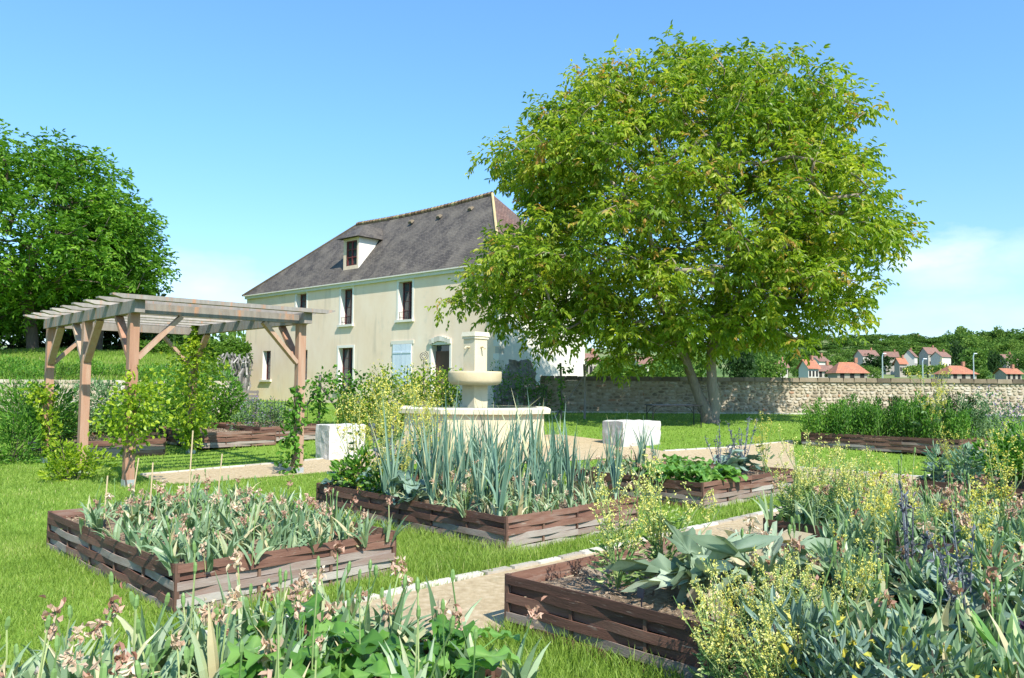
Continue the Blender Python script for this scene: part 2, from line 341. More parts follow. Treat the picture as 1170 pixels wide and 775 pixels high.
# ------------------------------------------------------------------ camera, light, sky
cam = bpy.data.cameras.new('camera'); co = bpy.data.objects.new('camera', cam); col.objects.link(co)
import mathutils
co.matrix_world = mathutils.Matrix(((cR[0], cU[0], -cF[0], 0), (cR[1], cU[1], -cF[1], 0), (cR[2], cU[2], -cF[2], H), (0, 0, 0, 1)))
cam.sensor_width = 36; cam.lens = 36*FL/1170; cam.clip_end = 6000; cam.clip_start = .05
sc.camera = co
SUN_AZ = math.atan2(.47, -.883); SUN_EL = R(47)   # direction to the sun: right and behind the camera
sd = np.array([math.sin(SUN_AZ)*math.cos(SUN_EL), math.cos(SUN_AZ)*math.cos(SUN_EL), math.sin(SUN_EL)])
sl = bpy.data.lights.new('sun', 'SUN'); sl.energy = 4.4; sl.angle = R(.5); sl.color = (1, .95, .86)
so = bpy.data.objects.new('sun', sl); col.objects.link(so)
so.rotation_euler = mathutils.Vector(sd).to_track_quat('Z', 'Y').to_euler()
w = bpy.data.worlds.new('World'); sc.world = w; w.use_nodes = True; nt = w.node_tree
bg = nt.nodes['Background']; bg.inputs[1].default_value = .135
sky = nd(nt, 'ShaderNodeTexSky', sky_type='NISHITA'); sky.sun_disc = False; sky.sun_elevation = SUN_EL; sky.sun_rotation = SUN_AZ
sky.altitude = 100; sky.air_density = 1.0; sky.dust_density = .3; sky.ozone_density = 1.6
gen = nd(nt, 'ShaderNodeTexCoord').outputs['Generated']
def cloud(px, py, rx, rz_, scale, lo, hi, amt):
    d = ray(px, py); d = d/np.linalg.norm(d)
    mp = nd(nt, 'ShaderNodeVectorMath', operation='SUBTRACT'); nt.links.new(gen, mp.inputs[0]); mp.inputs[1].default_value = tuple(d)
    sc_ = nd(nt, 'ShaderNodeVectorMath', operation='MULTIPLY'); nt.links.new(mp.outputs[0], sc_.inputs[0]); sc_.inputs[1].default_value = (1/rx, 1/rx, 1/rz_)
    ln = nd(nt, 'ShaderNodeVectorMath', operation='LENGTH'); nt.links.new(sc_.outputs[0], ln.inputs[0])
    fall = math_(nt, 'SUBTRACT', 1., ln.outputs['Value'])
    mp2 = nd(nt, 'ShaderNodeVectorMath', operation='MULTIPLY'); nt.links.new(gen, mp2.inputs[0]); mp2.inputs[1].default_value = (1, 1, 2.2)
    n = noise(nt, scale, 7, .55, mp2.outputs[0])
    f = math_(nt, 'ADD', math_(nt, 'MULTIPLY', fall, .75), math_(nt, 'MULTIPLY', math_(nt, 'SUBTRACT', n, .5), 1.5))
    return math_(nt, 'MULTIPLY', ramp(nt, [(lo, (0, 0, 0)), (hi, (1, 1, 1))], f).outputs[0], amt)
c_ = cloud(1095, 305, .16, .055, 9, .15, .9, .5)
c_ = math_(nt, 'MAXIMUM', c_, cloud(1090, 300, .1, .042, 12, .12, .75, .6))
c_ = math_(nt, 'MAXIMUM', c_, cloud(1080, 355, .35, .05, 9, .3, 1.2, .35))
c_ = math_(nt, 'MAXIMUM', c_, cloud(235, 330, .11, .045, 8, .1, .8, .5))
c_ = math_(nt, 'MAXIMUM', c_, cloud(960, 318, .08, .05, 6, .15, .9, .6))
c_ = math_(nt, 'MAXIMUM', c_, cloud(-500, 250, .5, .2, 4, .15, .8, .8))
c_ = math_(nt, 'MAXIMUM', c_, cloud(1900, 300, .5, .15, 4, .15, .8, .8))
sz_ = nd(nt, 'ShaderNodeSeparateXYZ'); nt.links.new(gen, sz_.inputs[0])
tint = ramp(nt, [(0, (.6, .65, .78)), (.1, (.62, .76, .93)), (.3, (.66, .97, 1.16)), (.6, (.78, 1.15, 1.3)), (1, (.85, 1.2, 1.35))], sz_.outputs[2])
skt = mix(nt, sky.outputs[0], tint.outputs[0], 1., 'MULTIPLY')
nt.links.new(mix(nt, skt, (5.2, 5.7, 6.3), c_), bg.inputs[0])
sc.view_settings.view_transform = 'Standard'; sc.view_settings.look = 'None'; sc.view_settings.exposure = .84; sc.view_settings.gamma = 1
sc.render.engine = 'CYCLES'; sc.cycles.max_bounces = 6; sc.cycles.transparent_max_bounces = 6
sc.cycles.use_denoising = True

# ------------------------------------------------------------------ ground
def grid_axis(lim, near, step, growth=1.16):
    a = [0.]; s = step
    while a[-1] < lim:
        if a[-1] > near: s *= growth
        a.append(a[-1]+s)
    return a
xs = grid_axis(2200, 26, .55); xs = np.array([-q for q in xs[:0:-1]]+xs)
ys = np.array([-60, -30, -12, -6, -3]+list(grid_axis(2600, 40, .5, 1.1)))
X, Y = np.meshgrid(xs, ys); Z = gz(X, Y)
Z = Z + np.where((Y < 60), .008*np.sin(X*1.7+Y)*np.cos(Y*1.3-X*.6), 0)*0
nx, ny = len(xs), len(ys)
idx = np.arange(nx*ny).reshape(ny, nx)
g = MB(); g.add(np.stack([X, Y, Z], -1).reshape(-1, 3), np.stack([idx[:-1, :-1], idx[:-1, 1:], idx[1:, 1:], idx[1:, :-1]], -1).reshape(-1, 4))
tag(g.build('ground', M['lawn'], smooth=True), kind='structure')

def path_sheet(name, pts, mat, lift=.012):
    bm = bmesh.new(); vs = [bm.verts.new((p[0], p[1], 0)) for p in pts]; bm.faces.new(vs)
    bmesh.ops.triangulate(bm, faces=bm.faces[:])
    for _ in range(6):
        e = [q for q in bm.edges if q.calc_length() > 1.1]
        if not e: break
        bmesh.ops.subdivide_edges(bm, edges=e, cuts=1); bmesh.ops.triangulate(bm, faces=bm.faces[:])
    for q in bm.verts: q.co.z = float(gz(q.co.x, q.co.y))+lift
    bmesh.ops.recalc_face_normals(bm, faces=bm.faces[:])
    if sum(f.normal.z for f in bm.faces) < 0: bmesh.ops.reverse_faces(bm, faces=bm.faces[:])
    m = bpy.data.meshes.new(name); bm.to_mesh(m); bm.free(); m.materials.append(mat)
    a = m.attributes.new('var', 'FLOAT', 'POINT'); a.data.foreach_set('value', np.full(len(m.vertices), .5))
    return tag(link(name, m), kind='structure')
pA = [uv(4.0, -4), uv(4.0, 11.0), uv(5.25, 11.0), uv(5.25, -4)]
pB = [at(x, y)[:2] for x, y in [(158, 542.5), (242, 536.5), (345, 527.7), (400, 521), (455, 508), (520, 499), (640, 497), (705, 505), (758, 516), (830, 512), (906, 504.5), (909, 534), (1056, 546), (1106, 536), (1180, 538), (1200, 556), (1050, 557), (905, 549), (760, 530), (700, 524), (600, 530), (480, 530), (400, 538.5), (291, 547), (232, 552.5), (197, 554), (175, 550)]]
path_sheet('path', pA, M['gravel']); path_sheet('path', pB, M['gravel'])
pC = [(-2, 31.8), (24, 31.8), (24, 32.75), (-2, 32.75)]
path_sheet('path', pC, M['gravel'])
def kerb(pts, name='kerb', wd=.09, hh=.035):
    mb = MB()
    for a, b in zip(pts[:-1], pts[1:]):
        a = np.asarray(a); b = np.asarray(b); L = np.linalg.norm(b-a); n = max(1, int(L/.32)); d = (b-a)/L
        for i in range(n):
            p = a+d*(i+.5)*L/n; z = float(gz(p[0], p[1]))
            mb.box((p[0]+random.uniform(-.008, .008), p[1]+random.uniform(-.008, .008), z+hh/2-.02+random.uniform(-.004, .004)), (L/n*.97, wd*random.uniform(.85, 1.12), hh+.04), math.atan2(d[1], d[0])+random.uniform(-.03, .03), random.random(), taper=.92)
    tag(mb.build(name, M['kerb']), kind='structure')
kerb([uv(5.29, -4), uv(5.27, 3.3), uv(5.33, 4.2), uv(5.25, 5.5), uv(5.27, 11)])
kerb([at(x, y)[:2] for x, y in [(160, 543.5), (242, 536.5), (345, 527.7), (400, 521), (455, 508)]])
kerb([at(x, y)[:2] for x, y in [(758, 516), (830, 512), (906, 504.5)]])
kerb([at(x, y)[:2] for x, y in [(909, 534.5), (980, 540), (1056, 546), (1106, 536)]])
kerb([(-2, 31.75), (24, 31.75)], wd=.14, hh=.06)
kerb([uv(3.98, 6.3), uv(3.98, 7.2)])

def inpoly(P, poly):
    x, y = P[:, 0], P[:, 1]; ins = np.zeros(len(P), bool); n = len(poly)
    for i in range(n):
        x1, y1 = poly[i][:2]; x2, y2 = poly[(i+1) % n][:2]
        c = ((y1 > y) != (y2 > y)); xi = (x2-x1)*(y-y1)/((y2-y1) if y2 != y1 else 1e-9)+x1
        ins ^= (c & (x < xi))
    return ins

# ------------------------------------------------------------------ raised beds
BH = .38
BEDS = {}
def bed(key, u0, u1, v0, v1, label, dz=0., hgt=BH, grp='woven slat raised beds'):
    o2 = uv(u0, v0); z0 = float(gz(*uv((u0+u1)/2, (v0+v1)/2)))+dz
    root = tag(empty('raised_bed', (o2[0], o2[1], z0), GA), label, 'raised bed', grp)
    Lx, Ly = v1-v0, u1-u0
    BEDS[key] = (u0, u1, v0, v1, z0)
    rows = 6; rh = hgt/rows
    sides = [((0, 0), (1, 0), Lx, (0, -1)), ((Lx, 0), (0, 1), Ly, (1, 0)), ((0, Ly), (1, 0), Lx, (0, 1)), ((0, 0), (0, 1), Ly, (-1, 0))]
    for (o, d, L, nrm) in sides:
        mb = MB(); nb = max(2, round(L/.62)); bay = L/nb; d = np.array(d, float); nrm = np.array(nrm, float); o = np.array(o, float)
        for r in range(rows):
            rs = 1 if r % 2 else -1; left = 0; vr = .5; wob = 0.
            for k in range(nb):
                if left <= 0:
                    left = random.choice([2, 2, 3]); wob = random.uniform(-.005, .005)
                    vr = (.42+random.uniform(-.14, .14)) if r >= 4 else (.64+random.uniform(-.36, .34) if r >= 2 else .8+random.uniform(-.35, .25))
                    if nrm[0] < -.5: vr -= .15  # left-facing panels darker: shade away from the sun put into the slat colour
                left -= 1
                t = np.linspace(0, 1, 7); s_ = (k+t)*bay
                amp = .005 if r == rows-1 else .0145
                dev = amp*rs*np.cos(PI*(k+t))+(.012 if r == rows-1 else 0)
                th = .005; h2 = rh*.49
                zc = (r+.5)*rh+wob+.002*np.sin(s_*2.3+r*1.7)
                base = o[None]+d[None]*s_[:, None]+nrm[None]*(dev)[:, None]
                V = []
                for a, zz in ((-th, -h2), (th, -h2), (th, h2), (-th, h2)):
                    V.append(np.column_stack([base+nrm*a, zc+zz]))
                V = np.stack(V, 1).reshape(-1, 3)
                F = [(i*4+j, i*4+(j+1) % 4, i*4+4+(j+1) % 4, i*4+4+j) for i in range(6) for j in range(4)]+[(0, 1, 2, 3), (27, 26, 25, 24)]
                mb.add(V, F, vr)
        mb.build('side_panel', M['slat'], root)
        for k in range(1, nb):
            p = o+d*k*bay; ps = MB()
            ps.box((p[0], p[1], hgt*.485), (.022, .022, hgt*.95), 0, random.random()); ps.build('stake', M['slat_post'], root)
    for cx_, cy_ in ((0, 0), (Lx, 0), (0, Ly), (Lx, Ly)):
        c = MB(); c.box((cx_, cy_, hgt*.5), (.036, .036, hgt*1.01), 0, .35, taper=.97); c.build('corner_post', M['slat_post'], root)
    s_ = MB(); n = 26
    gx = np.linspace(.02, Lx-.02, n); gy = np.linspace(.02, Ly-.02, n); A, B = np.meshgrid(gx, gy)
    Zs = hgt-.09+RNG.normal(0, .012, A.shape)+.02*np.sin(A*4)*np.cos(B*3)
    ii = np.arange(n*n).reshape(n, n)
    s_.add(np.stack([A, B, Zs], -1).reshape(-1, 3), np.stack([ii[:-1, :-1], ii[:-1, 1:], ii[1:, 1:], ii[1:, :-1]], -1).reshape(-1, 4), RNG.random(n*n)*.6+.2)
    nc = int(Lx*Ly*420); P = np.stack([RNG.uniform(.03, Lx-.03, nc), RNG.uniform(.03, Ly-.03, nc), np.full(nc, hgt-.078)+RNG.uniform(0, .02, nc)], 1)
    s_.leaves(P, RNG.normal(size=(nc, 3))*(1, 1, .18), RNG.uniform(.015, .06, nc), RNG.uniform(.008, .022, nc), .1, RNG.random(nc)*1.3-.1, 0, side=np.tile([0, 0, 1.], (nc, 1))+RNG.normal(0, .3, (nc, 3)))
    s_.build('soil', M['soil'], root)
    return root
bed('B0', .4, 3.95, .5, 2.6, 'slatted raised bed cut by the bottom edge, full of withering tulips and broad leaves')
bed('B1', 5.88, 9.15, 2.36, 4.3, 'slatted raised bed on the left lawn, full of withered tulips and canes')
bed('B2', 5.78, 9.4, 5.62, 7.8, 'slatted raised bed full of tall blue-green leeks in front of the fountain')
bed('B3', .5, 4.02, 3.93, 6.1, 'dark slatted raised bed at lower right with bare mulch at its corner and artichoke leaves')
bed('B4', .4, 3.95, 7.5, 9.75, 'slatted raised bed at right packed with withering tulips, behind the one with artichokes')
bed('B5', .7, 4.14, 12.3, 14.6, 'slatted raised bed at the right edge holding a bright green bush and poppies')
bed('B6', 6.0, 9.9, 20.9, 23.5, 'long slatted raised bed below the stone wall holding tall feathery green herbs', grp='woven slat raised beds')
bed('B7', 6.0, 8.4, 9.62, 12.3, 'slatted raised bed right of the leeks with green lettuce and purple bolted kale')
q = at(228, 516); bl2 = (q[:2]@Uv, q[:2]@Vv)
bed('L2', bl2[0], bl2[0]+3.4, bl2[1], bl2[1]+2.0, 'slatted raised bed behind the pergola below the dark green shrub')
q = at(297, 509); bl3 = (q[:2]@Uv, q[:2]@Vv)
bed('L3', bl3[0], bl3[0]+3.0, bl3[1], bl3[1]+2.2, 'slatted raised bed with lavender in front of the iron fence')
q = at(80, 527); bl1 = (q[:2]@Uv, q[:2]@Vv)
bed('L1', bl1[0], bl1[0]+3.4, bl1[1], bl1[1]+2.0, 'slatted raised bed behind the left pergola post with grey-green foliage')
bed('L0', bl1[0]+.3, bl1[0]+3.6, bl1[1]-3.4, bl1[1]-1.4, 'slatted raised bed cut by the left edge of the photo')
def bp(key, fu, fv, dz=-.07):
    u0, u1, v0, v1, z0 = BEDS[key]; p = uv(u0+(u1-u0)*fu, v0+(v1-v0)*fv); return (p[0], p[1], z0+BH+dz)
def bpu(u, v, key, dz=-.08):
    p = uv(u, v); return (p[0], p[1], BEDS[key][4]+BH+dz)

# leafy bushes
def bush(name, loc, rx, ry, hz, n, L, mat, label, cat, group=None, stems=8, seed=0, fl=None, nfl=0, up=.5, wr=.45, feather=False):
    g_ = np.random.default_rng(seed+11); root = tag(empty(name, loc), label, cat, group)
    # lumpy volume: several lobes
    nl = 9; C = np.stack([g_.normal(0, .42, nl)*rx, g_.normal(0, .42, nl)*ry, g_.uniform(.2, .8, nl)*hz], 1)
    which = g_.integers(0, nl, n); d = g_.normal(size=(n, 3)); d /= np.linalg.norm(d, axis=1)[:, None]
    r = g_.uniform(.35, 1.05, n)**.5
    P = C[which]+d*r[:, None]*np.array([rx*.52, ry*.52, hz*.34]); P[:, 2] = np.clip(P[:, 2], .02, None)
    D = d*np.array([1, 1, .6])+np.array([0, 0, up])+g_.normal(size=(n, 3))*.35
    f = MB(); Ls = L*g_.uniform(.6, 1.3, n); f.leaves(P, D, Ls, Ls*wr, .2, g_.random(n)*.8+.15*(g_.random(n) > .5)); f.build('foliage', mat, root)
    s_ = MB()
    for k in range(stems):
        c = C[k % nl]; s_.tube([(c[0]*.15, c[1]*.15, -.03), (c[0]*.6, c[1]*.6, c[2]*.5), (c[0], c[1], c[2]*1.25)], [.012, .008, .004], 4, .5)
    s_.build('stems', M['bark_dark'] if not feather else M['stem'], root)
    if fl:
        q = MB(); k = g_.choice(n, nfl); q.leaves(P[k]*1.06, g_.normal(size=(nfl, 3))+(0, 0, .6), L*g_.uniform(.4, .8, nfl), L*.35, .2, g_.random(nfl)); q.build('blossom', fl, root)
    return root
# ------------------------------------------------------------------ plants
def multi(n, f): return [f(i) for i in range(n)]
def tulip_mesh(i, raw=False):
    rr = random.Random(i*7+1); mb = MB()
    for k in range(rr.randint(5, 8)):
        az = rr.uniform(0, 2*PI)
        mb.blade((rr.uniform(-.04, .04), rr.uniform(-.04, .04), 0), az, rr.uniform(1.0, 1.5), rr.uniform(.18, .36), rr.uniform(.03, .055), rr.uniform(.3, 1.8), min(1, rr.random()*.95), 0, 6, fold=.3, twist=rr.uniform(-.4, .4))
    top = None
    if rr.random() < .85:
        h = rr.uniform(.22, .4); a = rr.uniform(0, 6.28); ln = rr.uniform(.0, .09)
        pts = [(ln*math.cos(a)*t*t, ln*math.sin(a)*t*t, h*t) for t in (0, .35, .7, 1)]
        mb.tube(pts, .0035, 3, rr.random(), 1, cap=False); top = pts[-1]
    fl = None
    if top:
        f = MB()
        if rr.random() < .66:   # withered, crumpled petals
            n = 24; P = np.tile(top, (n, 1))+RNG.normal(0, .012, (n, 3))*(1, 1, 1.4)-(0, 0, .012); D = RNG.normal(size=(n, 3))*np.array([.6, .6, .9])+np.array([0, 0, -.4])
            f.leaves(P, D, RNG.uniform(.015, .042, n), RNG.uniform(.006, .016, n), .9, RNG.random(n)*.6+rr.random()*.4, 0)
        else:
            f.tube([(top[0], top[1], top[2]-.005), (top[0], top[1], top[2]+.012), (top[0], top[1], top[2]+.035), (top[0], top[1], top[2]+.045)], [.004, .009, .008, .003], 5, .4, 1, cap=False)
        fl = f.mesh('flower_head', [M['withered'], M['stem']])
    if raw: return mb, (f if top else None)
    return mb.mesh('tulip', [M['tulip'], M['stem']]), fl
TUL = multi(26, tulip_mesh)
def plant(name, meshes, loc, label, cat, group=None, s=1., child='flower_head', rz=None, tilt=.0):
    a = meshes[0] if isinstance(meshes, tuple) else meshes
    o = link(name, a, None, loc, random.uniform(0, 6.28) if rz is None else rz)
    o.scale = (s, s, s*random.uniform(.93, 1.08))
    if tilt: o.rotation_euler[0] = random.uniform(-tilt, tilt); o.rotation_euler[1] = random.uniform(-tilt, tilt)
    tag(o, label, cat, group)
    if isinstance(meshes, tuple) and meshes[1] is not None: link(child, meshes[1], o)
    return o
def scatter_bed(key, du, dv, fu=(0.04, .96), fv=(.04, .96), jit=.4, skip=0.):
    u0, u1, v0, v1, z0 = BEDS[key]; out = []
    u = u0+(u1-u0)*fu[0]
    while u < u0+(u1-u0)*fu[1]:
        v = v0+(v1-v0)*fv[0]
        while v < v0+(v1-v0)*fv[1]:
            if random.random() >= skip: out.append((u+random.uniform(-1, 1)*du*jit, v+random.uniform(-1, 1)*dv*jit))
            v += dv
        u += du
    return out
TRAW = multi(26, lambda i: tulip_mesh(i, True))
def bake(name, spots, raws, mats, label, cat, smin, smax):
    out = MB()
    for p in spots:
        r = random.choice(raws); a = random.uniform(0, 6.28); s_ = random.uniform(smin, smax); ca, sa = math.cos(a)*s_, math.sin(a)*s_
        for k, src in enumerate(r):
            if src is None: continue
            V = np.concatenate(src.v); W_ = np.concatenate(src.w)
            V = np.stack([V[:, 0]*ca-V[:, 1]*sa+p[0], V[:, 0]*sa+V[:, 1]*ca+p[1], V[:, 2]*s_+p[2]], 1)
            n0 = out.n; out.v.append(V); out.w.append(W_); out.n += len(V)
            for F, mi in src.f: out.f.append((F+n0, (mi if k == 0 else (2 if mi == 0 else 1))))
    return tag(out.build(name, mats), label, cat, None, 'stuff')
TM = [M['tulip'], M['stem'], M['withered']]
for (u, v) in scatter_bed('B1', .2, .172, (.02, .98), (.04, .97), jit=.5):
    if v < 2.36+.45 and u > 7.1 and random.random() < .6: continue
    plant('tulip', random.choice(TUL), bpu(u, v, 'B1'), 'withered grey-green tulip in the raised bed on the lawn at left', 'tulip', 'tulips in the left raised bed', random.uniform(.8, 1.15), tilt=.2)
for (u, v) in scatter_bed('B0', .155, .16, (.6, 1.0), (.02, .98), .5):
    if 2.5 < u < 3.1 and 1.2 < v < 2.4: continue
    plant('tulip', random.choice(TUL), bpu(u, v, 'B0'), 'withered pink-headed tulip in the raised bed at the bottom edge', 'tulip', 'tulips in the bed at the bottom edge', random.uniform(1.0, 1.35), tilt=.2)
for (u, v) in scatter_bed('B3', .2, .18, (.1, .66), (.06, .97), .5, .05):
    if v < 4.6 and u > 2.35: continue
    plant('tulip', random.choice(TUL), bpu(u, v, 'B3'), 'tulip with grey-green leaves in the lower right bed', 'tulip', 'tulips in the lower right bed', random.uniform(1.05, 1.45), tilt=.15)
bake('tulip_field', [bpu(u, v, 'B4') for u, v in scatter_bed('B4', .16, .17, (.02, .98), (.03, .97), .5)], TRAW, TM, 'dense mass of withering tulips filling the packed raised bed at right', 'tulip field', 1.0, 1.35)
bake('tulip_row', [bpu(u, v, 'B2') for u, v in scatter_bed('B2', .2, .2, (.03, .6), (.03, .97), .5, .15)], TRAW, TM, 'faded tulips growing low between the leeks', 'tulip mass', .8, 1.1)
bake('tulip_row', [bpu(u, v, 'B7') for u, v in scatter_bed('B7', .22, .22, (.5, .97), (.03, .5), .5, .2)], TRAW, TM, 'faded tulips at the back of the lettuce bed', 'tulip mass', .8, 1.1)

def leek_mesh(i):
    rr = random.Random(i*13+5); mb = MB(); h = rr.uniform(.08, .16); ax = rr.uniform(0, 6.28)
    mb.tube([(0, 0, 0), (0, 0, h*.5), (0, 0, h)], [.018, .018, .017], 6, .5, 1)
    n = rr.randint(8, 12)
    for k in range(n):
        az = ax+(0 if k % 2 else PI)+rr.uniform(-.8, .8); L = rr.uniform(.4, 1.1)*(1-.1*k/n)
        el = rr.uniform(1.3, 1.56); dr = rr.choice([.05, .08, .12, .2, .35, .9])
        mb.blade((0, 0, h*.6+k*.008), az, el, L, rr.uniform(.027, .047), dr, rr.uniform(.1, .9) if rr.random() < .9 else 1, 0, 7, [.9, 1, .9, .72, .5, .25, .03], .4, rr.uniform(-.5, .5))
    return mb.mesh('leek', [M['leek'], M['leek_white']])
LEEK = multi(14, leek_mesh)
for (u, v) in scatter_bed('B2', .33, .32, (.07, .84), (.05, .97), .42):
    if u > 8.2 and v < 6.2: continue
    s = random.choice([.7, .8, .95, 1.05, 1.15, 1.25])
    plant('leek', random.choice(LEEK), bpu(u, v, 'B2'), 'tall blue-green leek standing in the bed before the fountain', 'leek', 'leeks in the bed before the fountain', s, tilt=.08)
for (u, v) in [(7.9, 9.9), (7.4, 10.0), (8.1, 10.4), (7.7, 10.9), (8.2, 11.3)]:
    plant('leek', random.choice(LEEK), bpu(u, v, 'B7'), 'leek at the back of the bed right of the main leek bed', 'leek', 'leeks in the lettuce bed', .85, tilt=.1)

def brassica_mesh(i, h=1.0, nst=7, leafm='stem', fl='yellow', spread=.35, nfl=46, fsize=.016, nleaf=26):
    rr = random.Random(i*31+3); mb = MB(); f = MB()
    FP = []; FD = []
    for k in range(nst):
        a = rr.uniform(0, 6.28); L = h*rr.uniform(.65, 1.05); s_ = spread*rr.uniform(.3, 1)
        pts = np.array([(s_*math.cos(a)*t**1.2, s_*math.sin(a)*t**1.2, L*t) for t in np.linspace(0, 1, 6)]); pts[1:, :2] += RNG.normal(0, .012, (5, 2))
        mb.tube(pts, np.linspace(.007, .002, 6), 3, rr.random(), 0, cap=False)
        for b in range(7):
            t = rr.uniform(.35, .98); p = pts[0]*0+np.array([np.interp(t, np.linspace(0, 1, 6), pts[:, q]) for q in range(3)])
            a2 = rr.uniform(0, 6.28); l2 = rr.uniform(.06, .2)*h
            tip = p+np.array([math.cos(a2)*l2*.6, math.sin(a2)*l2*.6, l2*.8])
            mb.tube([p, (p+tip)/2+(0, 0, -.01), tip], .0018, 3, rr.random(), 0, cap=False)
            n = nfl//7; tt = RNG.uniform(.35, 1.08, n)[:, None]
            FP.append(p+(tip-p)*tt+RNG.normal(0, .012*h, (n, 3))); FD.append(RNG.normal(size=(n, 3))+(0, 0, .5))
    n = nleaf; a = RNG.uniform(0, 6.28, n); r = RNG.uniform(.02, spread*.6, n); z = RNG.uniform(.02, .6, n)*h
    P = np.stack([r*np.cos(a)*.6, r*np.sin(a)*.6, z], 1); D = np.stack([np.cos(a), np.sin(a), RNG.uniform(-.2, .9, n)], 1)
    L_ = RNG.uniform(.07, .2, n)*h*(1.15-z/h)*(.55 if nleaf > 200 else 1)
    mb.leaves(P, D, L_, L_*.33, .25, RNG.random(n), 1)
    FP = np.concatenate(FP); FD = np.concatenate(FD)
    f.leaves(FP, FD, RNG.uniform(.7, 1.4, len(FP))*fsize, RNG.uniform(.6, 1.1, len(FP))*fsize, .2, RNG.random(len(FP)))
    return mb.mesh('brassica', [M['stem'], M[leafm]]), f.mesh('blossom', M[fl])
BRA = multi(6, lambda i: brassica_mesh(i, 1., 8, 'greygreen', 'yellow', .3, 90, .017))
FEA = multi(4, lambda i: brassica_mesh(i+50, .8, 13, 'stem', 'cream_fl', .42, 84, .015, 300))
def bra(key, u, v, s, label, fea=False, grp='yellow-flowered brassicas', nm='bolted_brassica', dz=0):
    plant(nm, random.choice(FEA if fea else BRA), bpu(u, v, key, -.08+dz), label, 'brassica', grp, s, child='blossom', tilt=.12)
for u, v, s in [(8.9, 5.9, 1.25), (8.5, 6.2, 1.4), (9.1, 6.5, 1.5), (8.7, 6.9, 1.35), (9.2, 7.3, 1.3), (8.2, 5.75, .8), (8.0, 6.0, .75)]:
    bra('B2', u, v, s, 'tall stalks of small yellow blossom at the far end of the leek bed')
bra('B3', 3.42, 4.4, 1.0, 'airy pale yellow flowering clump on the mulch behind the dark corner', True)
bra('B3', 3.3, 4.75, 1.05, 'second airy pale yellow flowering clump right beside the one on the mulch', True)
for u, v, s in [(2.05, 4.12, .65), (2.25, 4.1, .55), (1.9, 4.25, .6)]:
    bra('B3', u, v, s, 'dense pale yellow blossom spilling over the front rail at the bottom', True, 'blossom at the front rail', dz=-.05)
for u, v, s in [(2.2, 3.74, .85), (2.0, 3.7, .8), (1.85, 3.62, .75), (2.35, 3.84, .6)]:
    bra('B3', u, v, s, 'bright yellow blossom growing outside the dark rail at the bottom', random.random() < .5, 'blossom outside the rail', dz=-.26)
for u, v, s in [(1.5, 5.0, .75), (2.1, 5.6, .85), (.95, 5.2, .65), (1.5, 5.8, .85), (2.3, 5.9, .85), (1.75, 4.5, .6)]:
    bra('B3', u, v, s, 'yellow-flowered stalks standing among the lower right tulips')
for u, v, s in [(3.75, 7.7, 1.15), (3.85, 8.3, 1.25), (3.3, 7.75, 1.15), (3.5, 8.7, 1.1), (2.9, 7.8, 1.0), (3.95, 9.0, 1.05), (2.5, 7.7, .8)]:
    bra('B4', u, v, s*.85, 'large feathery pale yellow flowering plant at the near end of the packed right bed', True, 'feathery yellow plants')
bra('B4', 2.1, 8.5, 1.0, 'yellow-flowered stalk among the tulips of the packed right bed')
bra('B5', 3.6, 12.6, .8, 'yellow-flowered stalk beside the green bush at the right edge')
bra('B7', 6.3, 12.0, .9, 'yellow-flowered stalk at the right corner of the lettuce bed')
bra('B6', 6.8, 21.4, 1.9, 'tall yellow-topped plant rising above the herbs below the stone wall')

def kale_mesh(i, bolted=True, mat='kale'):
    rr = random.Random(i*17+2); mb = MB(); h = MB(); n = 15
    for k in range(n):
        az = rr.uniform(0, 6.28); z = rr.uniform(.02, .22)
        mb.bigleaf((0, 0, z), az, rr.uniform(.0, 1.0), rr.uniform(.18, .32), rr.uniform(.1, .17), 7, .1, rr.random(), 0, .7, 16, .1)
    if not bolted: return mb.mesh('kale', M[mat], True)
    for k in range(7):
        a = rr.uniform(0, 6.28); L = rr.uniform(.4, .8); s_ = rr.uniform(.05, .25)
        pts = np.array([(s_*math.cos(a)*t, s_*math.sin(a)*t, L*t) for t in np.linspace(0, 1, 5)])
        h.tube(pts, np.linspace(.008, .003, 5), 4, rr.random(), 0, cap=False)
        m = 26; t = RNG.uniform(.35, 1.03, m)
        P = np.stack([np.interp(t, np.linspace(0, 1, 5), pts[:, q]) for q in range(3)], 1)
        h.leaves(P, RNG.normal(size=(m, 3))+(0, 0, 1.1), RNG.uniform(.02, .06, m), RNG.uniform(.009, .022, m), .3, RNG.random(m))
    return mb.mesh('kale', M[mat], True), h.mesh('flower_stalk', M['kale_purple'])
KP = multi(4, lambda i: kale_mesh(i)); KB = multi(4, lambda i: kale_mesh(i+20, False))
def kale(key, u, v, s, label, bolt=True, grp=None, dz=0):
    plant('kale', random.choice(KP if bolt else KB), bpu(u, v, key, -.06+dz), label, 'kale', grp, s, child='flower_stalk', tilt=.1)
kale('B7', 6.35, 10.7, 1.15, 'purple-grey bolted kale on the front corner of the lettuce bed')
kale('B7', 6.5, 11.6, 1.2, 'purple-grey bolted kale leaning right above the lettuce bed')
kale('B2', 7.35, 5.72, .9, 'blue-green kale hanging over the front rail of the leek bed', False)
kale('B2', 7.75, 5.85, 1.0, 'blue-green kale beside the one hanging over the rail', False)
kale('B2', 8.4, 5.95, 1.2, 'larger blue-green kale at the far left of the leeks')
kale('B2', 9.2, 5.75, .8, 'small grey kale at the left corner of the leek bed', False)
kale('B3', 1.75, 5.1, 1.0, 'purple-stalked kale among tulips in the lower right bed')
kale('B3', 1.35, 4.75, 1.0, 'bolted kale with dark violet stalks nearest the lower right bed front')
kale('B3', 1.1, 4.95, 1.0, 'blue-green kale behind the red cabbage', False)
